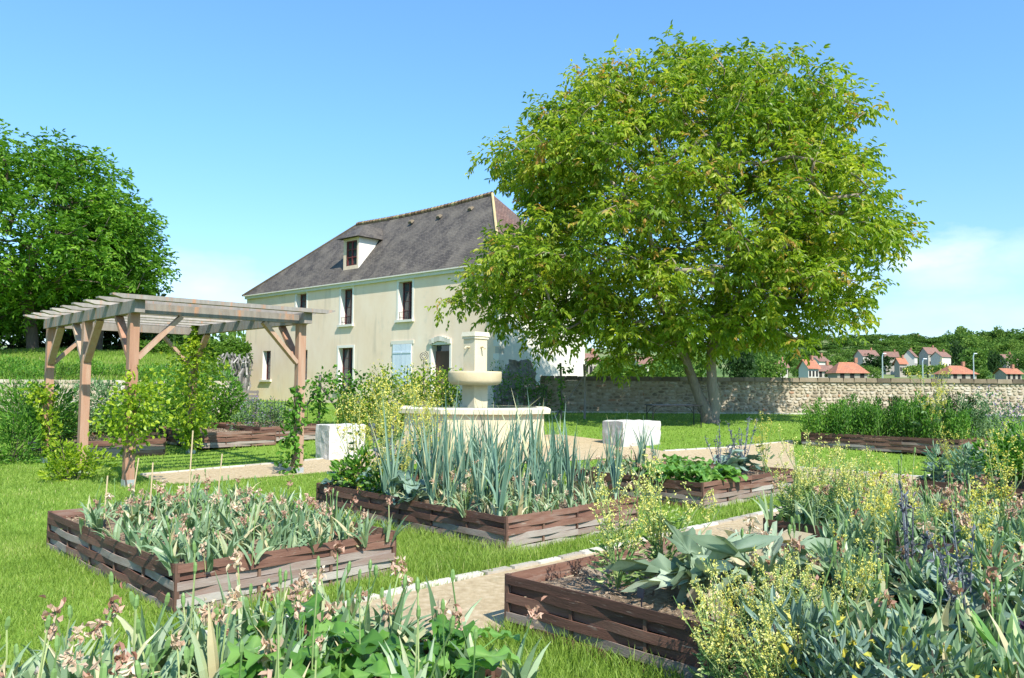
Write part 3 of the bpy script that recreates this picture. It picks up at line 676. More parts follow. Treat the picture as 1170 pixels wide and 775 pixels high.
kale('B3', .95, 4.5, .8, 'blue-green kale leaves left of the striped plant', False)
for u, v, sz in [(1.9, 4.9, .9), (1.6, 5.4, .9), (1.3, 5.7, .8), (.75, 5.3, .8), (2.1, 4.6, .75), (1.75, 4.15, .65), (1.5, 4.4, .75), (1.3, 4.1, .6), (2.3, 4.7, .7)]:
    kale('B3', u, v, sz, 'low blue-green kale rosette between the lower right tulips', False, 'kale rosettes in the lower right bed')
kale('B3', 2.2, 4.9, .8, 'small blue-green kale right of the artichoke', False)
kale('B5', 3.9, 12.5, .9, 'grey-leaved kale on the corner of the right edge bed', False)

def artichoke_mesh(i):
    rr = random.Random(i+90); mb = MB()
    for k in range(13):
        az = k*2.4+rr.uniform(-.3, .3)
        mb.bigleaf((0, 0, rr.uniform(.04, .2)), az, rr.uniform(.5, 1.25), rr.uniform(.34, .56), rr.uniform(.13, .19), 11, .16, rr.uniform(0, .7) if rr.random() < .8 else 1., 0, 1.2, 44, .3)
    return mb.mesh('artichoke', M['artichoke'], True)
AR = multi(3, artichoke_mesh)
plant('artichoke', AR[0], bpu(2.85, 4.5, 'B3'), 'grey-green artichoke with arching leaves left of its neighbour', 'artichoke', None, .8)
plant('artichoke', AR[1], bpu(2.5, 4.75, 'B3'), 'artichoke with a few dried tan leaves beside the tulips', 'artichoke', None, .85)
plant('artichoke', AR[2], bpu(2.95, 5.25, 'B3'), 'artichoke behind the other two near the gravel path', 'artichoke', None, .7)

def mallow_mesh(i, mat='mallow', n=32, hh=.24, L=(.1, .18)):
    rr = random.Random(i*5+77); mb = MB()
    for k in range(n):
        az = rr.uniform(0, 6.28); r = rr.uniform(.03, .32); z = rr.uniform(.04, hh)
        p = (r*math.cos(az), r*math.sin(az), z)
        mb.tube([(0, 0, 0), (p[0]*.5, p[1]*.5, z*.8), p], .004, 3, .7, 0, cap=False)
        l_ = rr.uniform(*L); mb.bigleaf(p, az, rr.uniform(-.25, .35), l_, l_*rr.uniform(.75, 1), 5, .14, rr.random()*.8, 0, .5, 30, .13, vein=.35)
    return mb.mesh('mallow', M[mat], True)
ML = multi(5, mallow_mesh)
for j, (u, v, s, lb) in enumerate([(2.85, 1.35, 1.1, 'bright green broad-leaved mallow at the bottom, left of the other two'), (2.75, 1.75, 1.15, 'middle bright green broad-leaved mallow at the bottom edge'), (2.65, 2.2, 1.1, 'bright green mallow at the bottom nearest the bed rail'), (3.3, 1.9, 1.15, 'mallow with lobed leaves behind the front row, under the tulip pods'), (3.0, 2.5, .7, 'small mallow spilling over the bottom bed rail')]):
    plant('mallow', ML[j], bpu(u, v, 'B0'), lb, 'mallow', None, s)
CH = multi(3, lambda i: mallow_mesh(i+9, 'mallow', 26, .2, (.14, .22)))
for j, (u, v, lb) in enumerate([(6.4, 9.95, 'bright green lettuce at the front left of the lettuce bed'), (7.0, 10.3, 'lettuce behind the two front ones'), (6.25, 10.35, 'lettuce beside the purple kale at the front rail'), (7.3, 11.2, 'pale lettuce at the back of the lettuce bed')]):
    plant('lettuce', CH[j % 3], bpu(u, v, 'B7'), lb, 'lettuce', None, 1.1)
# tall pods in the foreground and in B4
def pod_mesh(i):
    rr = random.Random(i+400); mb = MB(); h = rr.uniform(.45, .62); b_ = rr.uniform(-.05, .05)
    mb.tube([(0, 0, 0), (b_*.3, 0, h*.5), (b_, .01, h)], .004, 4, rr.random(), 0, cap=False)
    mb.tube([(b_, .01, h-.004), (b_, .01, h+.012), (b_, .01, h+.04), (b_, .01, h+.055)], [.003, .0095, .009, .003], 6, .35, 0)
    for k in range(3): mb.blade((0, 0, 0), rr.uniform(0, 6.28), 1.3, .35, .04, .5, rr.random(), 1, 6, fold=.3)
    return mb.mesh('tulip_pod', [M['stem'], M['tulip']])
PD = multi(5, pod_mesh)
for k in range(22):
    plant('tulip_seed_stalk', random.choice(PD), bpu(random.uniform(2.3, 3.85), random.uniform(.8, 2.5), 'B0'), 'upright green seed pod stalk rising above the bottom bed', 'seed stalk', 'seed stalks in the bottom bed', random.uniform(.8, 1.1), tilt=.1)
for k in range(24):
    plant('tulip_seed_stalk', random.choice(PD), bpu(random.uniform(.6, 3.8), random.uniform(7.6, 9.6), 'B4'), 'upright green seed pod stalk above the packed right bed', 'seed stalk', 'seed stalks in the packed right bed', random.uniform(.9, 1.2), tilt=.1)
for k in range(16):
    plant('tulip_seed_stalk', random.choice(PD), bpu(random.uniform(.8, 2.3), random.uniform(4.2, 6.0), 'B3'), 'upright seed pod stalk among the lower right tulips', 'seed stalk', 'seed stalks in the lower right bed', random.uniform(.8, 1.1), tilt=.1)
for j, (u, v, h_) in enumerate([(2.2, 5.3, .5), (1.9, 5.6, .55), (1.6, 4.9, .5), (2.4, 5.8, .5), (1.3, 4.9, .5), (1.2, 5.6, .5), (2.0, 4.75, .42)]):
    bush('poppy', bpu(u, v, 'B3'), .17, .17, h_, 170, .11, M['tulip'], 'leafy grey-green poppy filling the gaps in the lower right bed', 'poppy', 'poppies in the lower right bed', 4, 230+j, wr=.26, up=.9)
for j, (u, v) in enumerate([(1.75, 3.8), (1.55, 3.72), (1.38, 3.8), (1.2, 3.74), (1.02, 3.78), (.85, 3.8), (1.45, 3.6)]):
    p_ = uv(u, v); bush('poppy', (p_[0], p_[1], 0), .18, .18, .62, 260, .1, M['tulip'] if j % 3 else M['kale'], 'leafy poppy growing on the grass outside the dark rail at the bottom', 'poppy', 'poppies outside the dark rail', 5, 260+j, fl=M['yellow'], nfl=26, wr=.28, up=.9)
# red cabbage, striped plant
mb = MB()
for k in range(20):
    mb.bigleaf((0, 0, .03+.004*k), k*2.4, .15+k*.065, .24-.005*k, .2, 3, .08, random.random(), 0, .3, 18, .05)
tag(mb.build('red_cabbage', M['cabbage_red'], None, bpu(.98, 4.66, 'B3'), smooth=True), 'dark purple red cabbage at the lower right corner', 'cabbage')
mb = MB()
for k in range(9):
    mb.blade((0, 0, 0), k*2.4, 1.25-.05*k, .32, .062, .45, random.random()*.5+(.4 if k % 3 == 0 else 0), 0, 7, [.5, .9, 1, .9, .6, .04], .28)
tag(mb.build('striped_lily', M['variegated'], None, bpu(1.02, 4.22, 'B3', .02)), 'light green sword-leaved plant in front of the red cabbage', 'lily')
# canes and plant labels
for x, yb, yt, lb in [(118, 606, 545, 'short cane nearest the left corner of the tulip bed'), (150, 600, 525, 'leaning cane second from the left in the tulip bed'), (170, 600, 530, 'cane third from the left in the tulip bed'), (214, 598, 494, 'tallest upright cane in the left tulip bed'), (248, 590, 520, 'cane furthest right in the left tulip bed')]:
    p = at(x, yb, .3); d = (yb-yt)/FL*p[1]
    c = MB(); c.tube([(0, 0, -.1), (.01, 0, d*.5), (random.uniform(-.02, .05), 0, d)], .007, 6, .5); tag(c.build('bamboo_cane', M['cane'], None, p), lb, 'cane')
def tagplate(p, lb):
    c = MB(); c.bar((0, 0, -.08), (0, 0, .06), .012, .004); c.obox((0, -.01, .07), (.028, 0, 0), (0, .006, .03), (0, .004, -.001)); tag(c.build('plant_label', M['plastic_black'], None, p, -.9), lb, 'plant label')
tagplate(at(120, 606, .32), 'small black plant label at the left corner of the tulip bed')
tagplate(at(733, 690, .32), 'small dark plant label on the mulch by the artichoke')

def feather_bush(name, loc, rx, h, n, mat, label, cat, group, seed):
    g_ = np.random.default_rng(seed+5); root = tag(empty(name, loc), label, cat, group); f = MB(); ns = 26
    a = g_.uniform(0, 6.28, ns); r = rx*g_.random(ns)**.5; B = np.stack([r*np.cos(a), r*np.sin(a)], 1); hh = h*g_.uniform(.6, 1.05, ns)*(1-.25*(r/rx)**2)
    w_ = g_.integers(0, ns, n); t = g_.uniform(.05, 1, n)
    spread = .13*(1.25-t)
    P = np.stack([B[w_, 0]*(.75+.35*t)+g_.normal(size=n)*spread, B[w_, 1]*(.75+.35*t)+g_.normal(size=n)*spread, hh[w_]*t], 1)
    D = g_.normal(size=(n, 3))*.6+(0, 0, 1.0)
    Ls = g_.uniform(.05, .12, n); f.leaves(P, D, Ls, Ls*.3, .2, g_.random(n)); f.build('foliage', mat, root)
    s_ = MB()
    for k in range(ns): s_.tube([(B[k, 0]*.7, B[k, 1]*.7, -.02), (B[k, 0]*1.08, B[k, 1]*1.08, hh[k]*.95)], .006, 3, .4, cap=False)
    s_.build('stems', M['stem'], root); return root
k = 0
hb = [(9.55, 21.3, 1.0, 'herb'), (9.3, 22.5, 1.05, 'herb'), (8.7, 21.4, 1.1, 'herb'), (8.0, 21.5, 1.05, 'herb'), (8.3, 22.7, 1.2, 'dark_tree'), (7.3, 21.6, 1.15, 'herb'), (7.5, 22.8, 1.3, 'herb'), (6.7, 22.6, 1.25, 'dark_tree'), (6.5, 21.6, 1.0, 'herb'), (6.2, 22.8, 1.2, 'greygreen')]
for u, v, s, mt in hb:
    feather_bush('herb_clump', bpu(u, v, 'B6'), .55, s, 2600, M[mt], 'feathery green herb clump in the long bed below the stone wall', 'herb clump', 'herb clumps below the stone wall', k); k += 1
p = uv(5.2, 24.0); bush('lilac_shrub', (p[0], p[1], float(gz(*p))), .8, .8, 1.5, 1800, .08, M['greygreen'], 'lilac-flowered shrub at the right edge beside the herb bed', 'shrub', None, seed=3, fl=M['purple_fl'], nfl=1100)
p = uv(4.2, 22.0); bush('lilac_shrub', (p[0], p[1], float(gz(*p))), .6, .6, 1.25, 1200, .08, M['greygreen'], 'lower lilac-flowered shrub cut by the right edge', 'shrub', None, seed=4, fl=M['purple_fl'], nfl=800)
bush('green_bush', bpu(2.9, 12.9, 'B5'), .6, .6, .8, 1900, .09, M['herb'], 'bright green leafy bush at the right edge of the photo', 'bush', None, seed=5, fl=M['yellow'], nfl=14)
bush('green_bush', bpu(2.2, 13.6, 'B5'), .6, .6, .85, 1500, .09, M['herb'], 'green bush behind the bright one at the right edge', 'bush', None, seed=6)
for j, (u, v) in enumerate([(3.95, 12.9), (3.7, 13.3), (3.5, 12.5), (3.6, 13.9), (3.9, 14.2)]):
    plant('poppy', (PD[j % 5],), bpu(u, v, 'B5'), 'grey-green poppy in the bed at the right edge', 'poppy', 'poppies in the right edge bed', 1.2) if False else bush('poppy', bpu(u, v, 'B5'), .16, .16, .5, 120, .13, M['poppy'], 'grey-green poppy in the bed at the right edge', 'poppy', 'poppies in the right edge bed', 4, 30+j, wr=.3)
bush('green_shrub', bpu(8.9, 5.85, 'B2'), .3, .3, .5, 420, .09, M['herb'], 'dark green leafy shrub at the left corner of the leek bed', 'shrub', None, seed=8, fl=M['yellow'], nfl=60)
bush('green_shrub', bpu(8.3, 5.8, 'B2'), .22, .22, .35, 260, .08, M['herb'], 'small green shrub between the kale and the leek bed corner', 'shrub', None, seed=9, fl=M['yellow'], nfl=60)
# left background beds
def lbush(px, py, Y, rx, h, n, L, mat, label, seed, fl=None, nfl=0, cat='shrub', name='leafy_shrub', wr=.45, grp=None):
    p = atY(px, py, Y); return bush(name, (p[0], Y, float(gz(p[0], Y))+(.3 if Y > 17 and py < 0 else 0)), rx, rx*.8, h, n, L, mat, label, cat, grp, seed=seed, fl=fl, nfl=nfl, wr=wr)
lbush(12, 480, 17.0, 1.2, 1.55, 3000, .14, M['herb'], 'large grey-green shrub at the left edge behind the lawn', 21, wr=.25)
lbush(55, 480, 19.0, 1.0, 1.4, 2400, .13, M['hedge'], 'grey-green feathery shrub just left of the left pergola post', 22, wr=.25)
lbush(30, 470, 21.5, .9, 1.95, 2400, .1, M['herb'], 'rounded green fennel behind the grey-green shrubs', 23, wr=.2)
lbush(108, 480, 21.0, 1.0, 1.5, 2000, .12, M['greygreen'], 'grey-green bush seen between the two left pergola posts', 24)
lbush(215, 470, 22.6, .95, 2.0, 2600, .12, M['herb'], 'dark green bush behind the back pergola post', 25)
lbush(255, 470, 23.5, .7, 1.7, 2000, .12, M['herb'], 'dark green rounded bush right of the back pergola post', 26)
lbush(180, 470, 23.5, .9, 1.9, 2200, .11, M['herb'], 'dark green bush left of the back pergola post', 27)
lbush(288, 485, 22.0, .55, 1.15, 1300, .07, M['greygreen'], 'lavender clump left in the bed before the iron fence', 28, M['purple_fl'], 220)
lbush(318, 480, 22.6, .5, 1.2, 1300, .07, M['greygreen'], 'lavender clump right in the bed before the iron fence', 29, M['purple_fl'], 160)
lbush(150, 480, 20.3, .8, 1.0, 1400, .11, M['herb'], 'low green bush behind the middle pergola post', 31)

# ------------------------------------------------------------------ pergola
PR = R(43.5); p1 = at(146, 556)
per = tag(empty('pergola', (p1[0], p1[1], 0.), PR), 'weathered timber pergola with slatted top standing on the lawn at left', 'pergola')
PX, PY, ZB, ZT = 3.06, 5.2, 2.86, 3.06
posts = [(0, 0), (0, PY/2), (0, PY), (PX, 0), (PX, PY/2+.0), (PX, PY)]
posts = [posts[0], posts[1], posts[2], posts[3], posts[5]]
pr2 = random.Random(3)
for (x, y) in posts:
    zg = float(gz(p1[0]+x*math.cos(PR)-y*math.sin(PR), p1[1]+x*math.sin(PR)+y*math.cos(PR)))
    b_ = MB(); b_.box((x, y, (zg+.06+ZB)/2), (.15, .15, ZB-zg-.06), 0, pr2.uniform(.2, .7)); po = b_.build('post', M['timber_red'], per)
    f_ = MB(); f_.box((x, y, zg+.05), (.165, .165, .13), 0, .5); f_.build('post_shoe', M['metal_grey'], po)
for a, b, w_, hh in [((0, -.28), (0, PY+.3), .16, .2), ((PX, -.28), (PX, PY+.3), .16, .2)]:
    b_ = MB(); b_.bar((a[0], a[1], ZB+hh/2), (b[0], b[1], ZB+hh/2), w_, hh, .55); b_.build('beam', M['timber'], per)
for y in (0, PY):
    b_ = MB(); b_.bar((.082, y, ZB+.09), (PX-.082, y, ZB+.09), .12, .17, .5); b_.build('beam', M['timber'], per)
n = 9
for k in range(n):
    y = -.33+k*(PY+.62)/(n-1)
    x0, x1 = -.46, PX+.5; z0, z1 = ZT+.003, ZT+.075
    b_ = MB(); th = .08
    prof = [(x0+.16, z0), (x1-.16, z0), (x1, z0+.045), (x1, z1), (x0, z1), (x0, z0+.045)]
    V = [(x, y-th, z) for x, z in prof]+[(x, y+th, z) for x, z in prof]
    b_.add(V, [(i, (i+1) % 6, (i+1) % 6+6, i+6) for i in range(6)], .75+pr2.uniform(-.15, .2)); b_.f.append((np.array([[5, 4, 3, 2, 1, 0], [6, 7, 8, 9, 10, 11]]), 0))
    b_.build('lath', M['timber'], per)
def brace(x, y, dx, dy, L=.75):
    b_ = MB(); o_ = .076
    b_.bar((x+dx*o_, y+dy*o_, ZB-L), (x+dx*(L+o_*.3), y+dy*(L+o_*.3), ZB-.01), .07, .13, pr2.uniform(.2, .8), up=(dy, dx, 0)); b_.build('brace', M['timber_red'], per)
for x, y, ds in [(0, 0, [(1, 0), (0, 1)]), (0, PY/2, [(0, -1), (0, 1)]), (0, PY, [(1, 0), (0, -1)]), (PX, 0, [(-1, 0), (0, 1)]), (PX, PY, [(-1, 0), (0, -1)])]:
    for d in ds: brace(x, y, *d)
def pw(x, y): return (p1[0]+x*math.cos(PR)-y*math.sin(PR), p1[1]+x*math.sin(PR)+y*math.cos(PR))

def vine(loc, pts, n, L, label, spread=.3, mat='vine', seed=0, stem=.012, tmin=.08):
    g_ = np.random.default_rng(seed+60); root = tag(empty('climbing_vine', loc), label, 'vine', None); pts = np.array(pts, float)
    s_ = MB(); m = len(pts); tt = np.linspace(0, m-1, m*4); C = np.stack([np.interp(tt, np.arange(m), pts[:, q]) for q in range(3)], 1); C[1:-1] += g_.normal(0, .02, (len(C)-2, 3))
    s_.tube(C, np.linspace(stem, stem*.4, len(C)), 5, .4); s_.build('stem', M['bark_dark'], root)
    t = g_.uniform(tmin, 1, n)*(m-1); P = np.stack([np.interp(t, np.arange(m), pts[:, q]) for q in range(3)], 1)
    sp_ = np.interp(t, np.arange(m), spread if hasattr(spread, '__len__') else [spread]*m)
    d = g_.normal(size=(n, 3)); d /= np.linalg.norm(d, axis=1)[:, None]; P = P+d*(sp_*g_.uniform(.2, 1.1, n))[:, None]; P[:, 2] = np.clip(P[:, 2], .03, None)
    f = MB(); Ls = L*g_.uniform(.6, 1.25, n); D = d*.7+g_.normal(size=(n, 3))*.5+(0, 0, -.3)
    f.leaves(P, D, Ls, Ls*.72, .22, g_.random(n)*.9); f.build('foliage', M[mat], root); return root
x, y = pw(-.05, -.12); vine((x, y, 0), [(0, 0, 0), (-.03, .02, .55), (-.12, .1, 1.0), (.22, -.12, 1.35), (.1, 0, 1.6)], 900, .085, 'bright vine wrapped round the front pergola post', [.02, .05, .5, .55, .35], seed=1, tmin=.38)
x, y = pw(.0, -.1+2.7); bx_, by_ = pw(-.45, 1.4); 
bush('low_bush', (bx_, by_, 0), .45, .4, .62, 900, .09, M['vine'], 'rounded yellow-green bush at the foot of the middle pergola post', 'bush', seed=40)
x, y = pw(-.1, PY-.1); vine((x, y, 0), [(.3, 0, 0), (.15, 0, .5), (.1, 0, 1.0), (-.2, 0, 1.45), (.1, 0, 1.5)], 420, .1, 'vine climbing the left pergola post', [.2, .22, .18, .3, .2], seed=2)
x, y = pw(PX-.1, -.08); vine((x, y, 0), [(-.1, 0, 0), (-.05, 0, .5), (-.05, 0, 1.0), (0, 0, 1.6)], 260, .12, 'thin vine climbing the right pergola post', [.3, .25, .22, .1], seed=3, mat='herb')
x, y = pw(PX-.1, PY-.25); vine((x, y, .05), [(0, 0, 0), (-.05, 0, .7), (0, 0, 1.3), (.0, 0, 2.0), (.05, 0, 2.6), (.1, 0, 3.1)], 2100, .1, 'dense yellow-green vine climbing the back pergola post to its beam', [.1, .4, .8, .75, .14, .08], seed=4)

# ------------------------------------------------------------------ bank, retaining wall and meadow on the left
def bankz(x, y): return 1.75+1.75*sstep(30, 47, y)+.8*sstep(47, 90, y)
bx = lambda y: -10.6-.36*(y-30)
bk = MB(); yy = np.array(list(np.arange(29.6, 60, .9))+[70, 90, 140]); xf = np.concatenate([np.linspace(0, 30, 50), [45, 80, 160]])
BXm = np.array([[bx(min(y, 60))-q for q in xf] for y in yy]); BYm = np.repeat(yy[:, None], len(xf), 1)
BZ = bankz(BXm, BYm)+.10*np.sin(BXm*.9)*np.cos(BYm*.7)
ii = np.arange(BXm.size).reshape(BXm.shape)
bk.add(np.stack([BXm, BYm, BZ], -1).reshape(-1, 3), np.stack([ii[:-1, 1:], ii[:-1, :-1], ii[1:, :-1], ii[1:, 1:]], -1).reshape(-1, 4))
tag(bk.build('meadow_bank', M['lawn'], smooth=True), kind='structure')
def rubble(name, A, B, h0, h1, thick, label, cat='wall', rows=9, coping=True, seed=1, mat='wall_stone', mortar='mortar', slen=(.12, .34), back=True):
    """rubble wall built of separate stones between A and B (front face on the camera side)"""
    rr = random.Random(seed); A = np.array(A, float); B = np.array(B, float); L = np.linalg.norm(B-A); d = (B-A)/L; nrm = np.array([d[1], -d[0]])
    root = tag(empty(name, (A[0], A[1], h0)), label, cat)
    core = MB(); c = (A+B)/2+(-nrm)*thick/2-A; H_ = h1-h0
    core.obox((c[0], c[1], H_/2-.2), (d[0]*L/2, d[1]*L/2, 0), (nrm[0]*(thick/2-.02), nrm[1]*(thick/2-.02), 0), (0, 0, H_/2+.2), .5); core.build('core', M[mortar], root)
    st = MB()
    for sgn, off in (((1, 0.), (-1, thick)) if back else ((1, 0.),)):
        z = 0.
        for r in range(rows):
            rh = H_/rows*rr.uniform(.8, 1.2); z2 = min(H_, z+rh) if r < rows-1 else H_; s = 0.
            while s < L:
                l_ = rr.uniform(*slen)*rr.choice([.7, 1, 1, 1.3]); e = min(L, s+l_); cx_ = (s+e)/2
                p = d*cx_-nrm*off+nrm*sgn*(-.035+rr.uniform(0, .012)); v_ = rr.random()**1.0*.9 if rr.random() > .03 else 1.
                hx, hz = max(.02, (e-s)/2-.004), max(.015, (z2-z)/2-.002)
                cc = np.array([p[0], p[1], (z+z2)/2+(rr.uniform(-.022, .022) if 0 < r < rows-1 else 0)]); ax = np.array([d[0], d[1], 0]); nz = np.array([nrm[0], nrm[1], 0])*sgn
                k_ = 8; th = np.arange(k_)*2*PI/k_+.39; rad = [1/max(abs(math.cos(t)), abs(math.sin(t)))*rr.uniform(.82, 1.0)*.93 for t in th]
                ring = [cc+ax*hx*math.cos(t)*q+np.array([0, 0, 1])*hz*math.sin(t)*q for t, q in zip(th, rad)]
                V = ring+[cc+(q-cc)*.72+nz*.05 for q in ring]
                o_ = list(range(k_)); F = [(i, (i+1) % k_, (i+1) % k_+k_, i+k_) for i in o_]
                if sgn < 0: F = [f[::-1] for f in F]
                st.add(V, F, v_); st.f.append((np.array([[st.n-k_+i for i in (o_ if sgn > 0 else o_[::-1])]]), 0))
                s = e
            z = z2
            if z >= H_: break
    st.build('stones', M[mat], root)
    if coping:
        cm = MB(); s = 0.
        while s < L:
            l_ = rr.uniform(.4, .8); e = min(L, s+l_); p = d*((s+e)/2)-nrm*thick/2
            cm.obox((p[0], p[1], H_+.09+rr.uniform(-.008, .008)), (d[0]*((e-s)/2-.004), d[1]*((e-s)/2-.004), 0), (nrm[0]*(thick/2+.08), nrm[1]*(thick/2+.08), 0), (0, 0, .09), rr.random(), taper=.93); s = e
        cm.build('coping', M['coping'], root)
    return root
for j in range(26):
    yw = 30.3+ (j % 3)*1.1+random.uniform(-.3, .8); xw = bx(yw)-.6-j*.5+random.uniform(-.3, .3)
    bush('wild_shrub', (xw, yw, float(bankz(xw, yw))), random.uniform(.4, .9), .5, random.uniform(.3, .95), 420, .11, M[random.choice(['greygreen', 'herb', 'hedge', 'herb'])], 'wild shrub growing along the edge of the grassy bank', 'wild shrub', 'wild shrubs on the bank edge', 4, 300+j, up=.9)
rubble('retaining_wall', (-24, 29.55), (bx(30), 29.55), .45, 1.8, .5, 'pale old retaining wall along the grassy bank at left', 'wall', 7, False, 5)
e2 = np.array([bx(30)+.02, 29.6]); e3 = np.array([bx(52), 52.])
rubble('retaining_wall', e2, e3, .5, 1.7, .4, 'side retaining wall of the grassy bank facing the house', 'wall', 7, False, 6)
# old ivy-stemmed wall end by the house
def lump(name, loc, size, mat, label, cat, n=14, seed=0, rz=0, flat=.25, extra=None):
    g_ = np.random.default_rng(seed); bm = bmesh.new(); bmesh.ops.create_cube(bm, size=1)
    bmesh.ops.subdivide_edges(bm, edges=bm.edges[:], cuts=n, use_grid_fill=True)
    ph = g_.uniform(0, 6, 9)
    for q in bm.verts:
        p = q.co.copy(); nz = (math.sin(p.x*9+ph[0])+math.sin(p.z*11+ph[1])*math.sin(p.y*8+ph[2])+.6*math.sin(p.x*23+p.z*19+ph[3]))*.035
        tz = 1-max(0, p.z)*flat*2*(1+.5*math.sin(p.x*7+ph[4])); dd = p.normalized()*nz
        rr_ = random.gauss(0, .006)
        q.co = ((p.x*tz+dd.x+rr_)*size[0], (p.y*tz+dd.y+rr_)*size[1], (p.z+.5+dd.z+rr_)*size[2])
    m = bpy.data.meshes.new(name); bm.to_mesh(m); bm.free(); m.materials.append(mat)
    a = m.attributes.new('var', 'FLOAT', 'POINT'); a.data.foreach_set('value', g_.random(len(m.vertices))*.3+.35)
    return tag(link(name, m, None, loc, rz), label, cat)
pe = atY(273, 460, 34.); 
mbv = MB(); root = tag(empty('ivy_stump', (pe[0]-.2, 34., .6)), 'dead grey ivy trunks on the end of the bank wall beside the house', 'dead ivy')
for k in range(36):
    x0 = random.uniform(-.6, .6); pts = [(x0*1.1+random.gauss(0, .06), random.uniform(-.35, .3), z) for z in (0, .5, 1.0, 1.5, 2.0, 2.35+random.uniform(-.2, .1))]
    mbv.tube(pts, np.linspace(.07, .03, 6), 5, random.random())
mbv.build('stems', M['ruin'], root)

# ------------------------------------------------------------------ garden wall
rubble('garden_wall', (1.2, 33.2), (30., 32.6), .6, 1.95, .5, 'long rubble stone garden wall with a dark coping behind the walnut tree', 'wall', 11, True, 9)
rubble('ruined_wall_end', (-.6, 32.6), (1.5, 33.0), .5, 1.75, .9, 'crumbling grey stone wall end right of the fountain pillar', 'ruin', 7, False, 21, 'ruin', 'ruin', back=False)
lump('rubble_heap', (.3, 33.1, 1.6), (1.35, .9, 1.15), M['ruin'], 'rounded grey top of the crumbling wall under the walnut branches', 'ruin', 18, 5, flat=.45)

# ------------------------------------------------------------------ house
HA = R(48.3); D0 = 36.0
d1 = np.array([-math.sin(HA), math.cos(HA)]); d2 = np.array([math.cos(HA), math.sin(HA)]); nf = -d2
C0 = np.array([-.0167*D0, D0]); HL = 22.2; HW = 6.6; zE = 7.35; zR = 11.75; zG = .4
house = tag(empty('farmhouse', (C0[0], C0[1], 0), HA), 'long cream rendered farmhouse with dark hipped tile roof behind the fountain', 'house')
# local frame: x = d2 (into depth), y = d1 (along the facade); facade at x = 0 facing -x
def fac(px, py, off=0.):
    d = ray(px, py); n3 = np.array([d2[0], d2[1], 0]); base = np.array([C0[0]+d2[0]*off, C0[1]+d2[1]*off, 0])
    o = np.array([0, 0, H]); t = ((base-o)@n3)/(d@n3); p = o+d*t
    return float((p[:2]-C0)@d1), float(p[2])
def fbox(pxl, pyt, pxr, pyb, off=0.):
    xm = (pxl+pxr)/2; ym = (pyt+pyb)/2
    yl = fac(pxl, ym, off)[0]; yr = fac(pxr, ym, off)[0]; zt = fac(xm, pyt, off)[1]; zb = fac(xm, pyb, off)[1]
    return yr, yl, zb, zt
RD = .34   # reveal depth
ops = []
for key, bxs in {'w1': (338.5, 335.5, 350, 368), 'w2': (389.5, 330, 402.5, 371), 'w3': (455.5, 321.5, 471, 365.5), 'g1': (300, 401, 309, 434), 'g0': (341.5, 400, 351, 434), 'g2': (386.5, 397.5, 403, 444), 'sh': (449, 393.5, 470.5, 441), 'dr': (493, 394, 513.5, 455)}.items():
    ops.append((key,)+fbox(*bxs))
ops.sort(key=lambda q: q[1])
wall = MB()
# facade with openings: column-wise strips
ycuts = sorted({0., HL}|{q[1] for q in ops}|{q[2] for q in ops}); zcuts = sorted({zG, zE}|{q[3] for q in ops}|{q[4] for q in ops}|set(np.arange(1, 7, .8)))
for a, b in zip(ycuts[:-1], ycuts[1:]):
    for c, d in zip(zcuts[:-1], zcuts[1:]):
        ym, zm = (a+b)/2, (c+d)/2
        if any(q[1] < ym < q[2] and q[3] < zm < q[4] for q in ops if q[0] != 'sh'): continue
        wall.add([(0, a, c), (0, b, c), (0, b, d), (0, a, d)], [(0, 3, 2, 1)] if False else [(0, 1, 2, 3)], .5)
for (a, b) in (((0, HL), (HW, HL)), ((HW, HL), (HW, 0))):
    wall.add([(a[0], a[1], zG), (b[0], b[1], zG), (b[0], b[1], zE), (a[0], a[1], zE)], [(0, 1, 2, 3)], .5)
wall.build('wall', M['plaster'], house)
gw = MB(); gw.add([(0, 0, zG), (HW, 0, zG), (HW, 0, zE), (0, 0, zE)], [(0, 1, 2, 3)], .6); gw.build('end_wall', M['plaster_white'], house)
qn = MB()
for k in range(22):
    z = zG+.15+k*.31; w_ = .22 if k % 2 else .34
    qn.box((-.006+.17, w_/2-.012, z), (.36, w_, .29), 0, random.random())
qn.build('quoins', M['house_stone'], house)
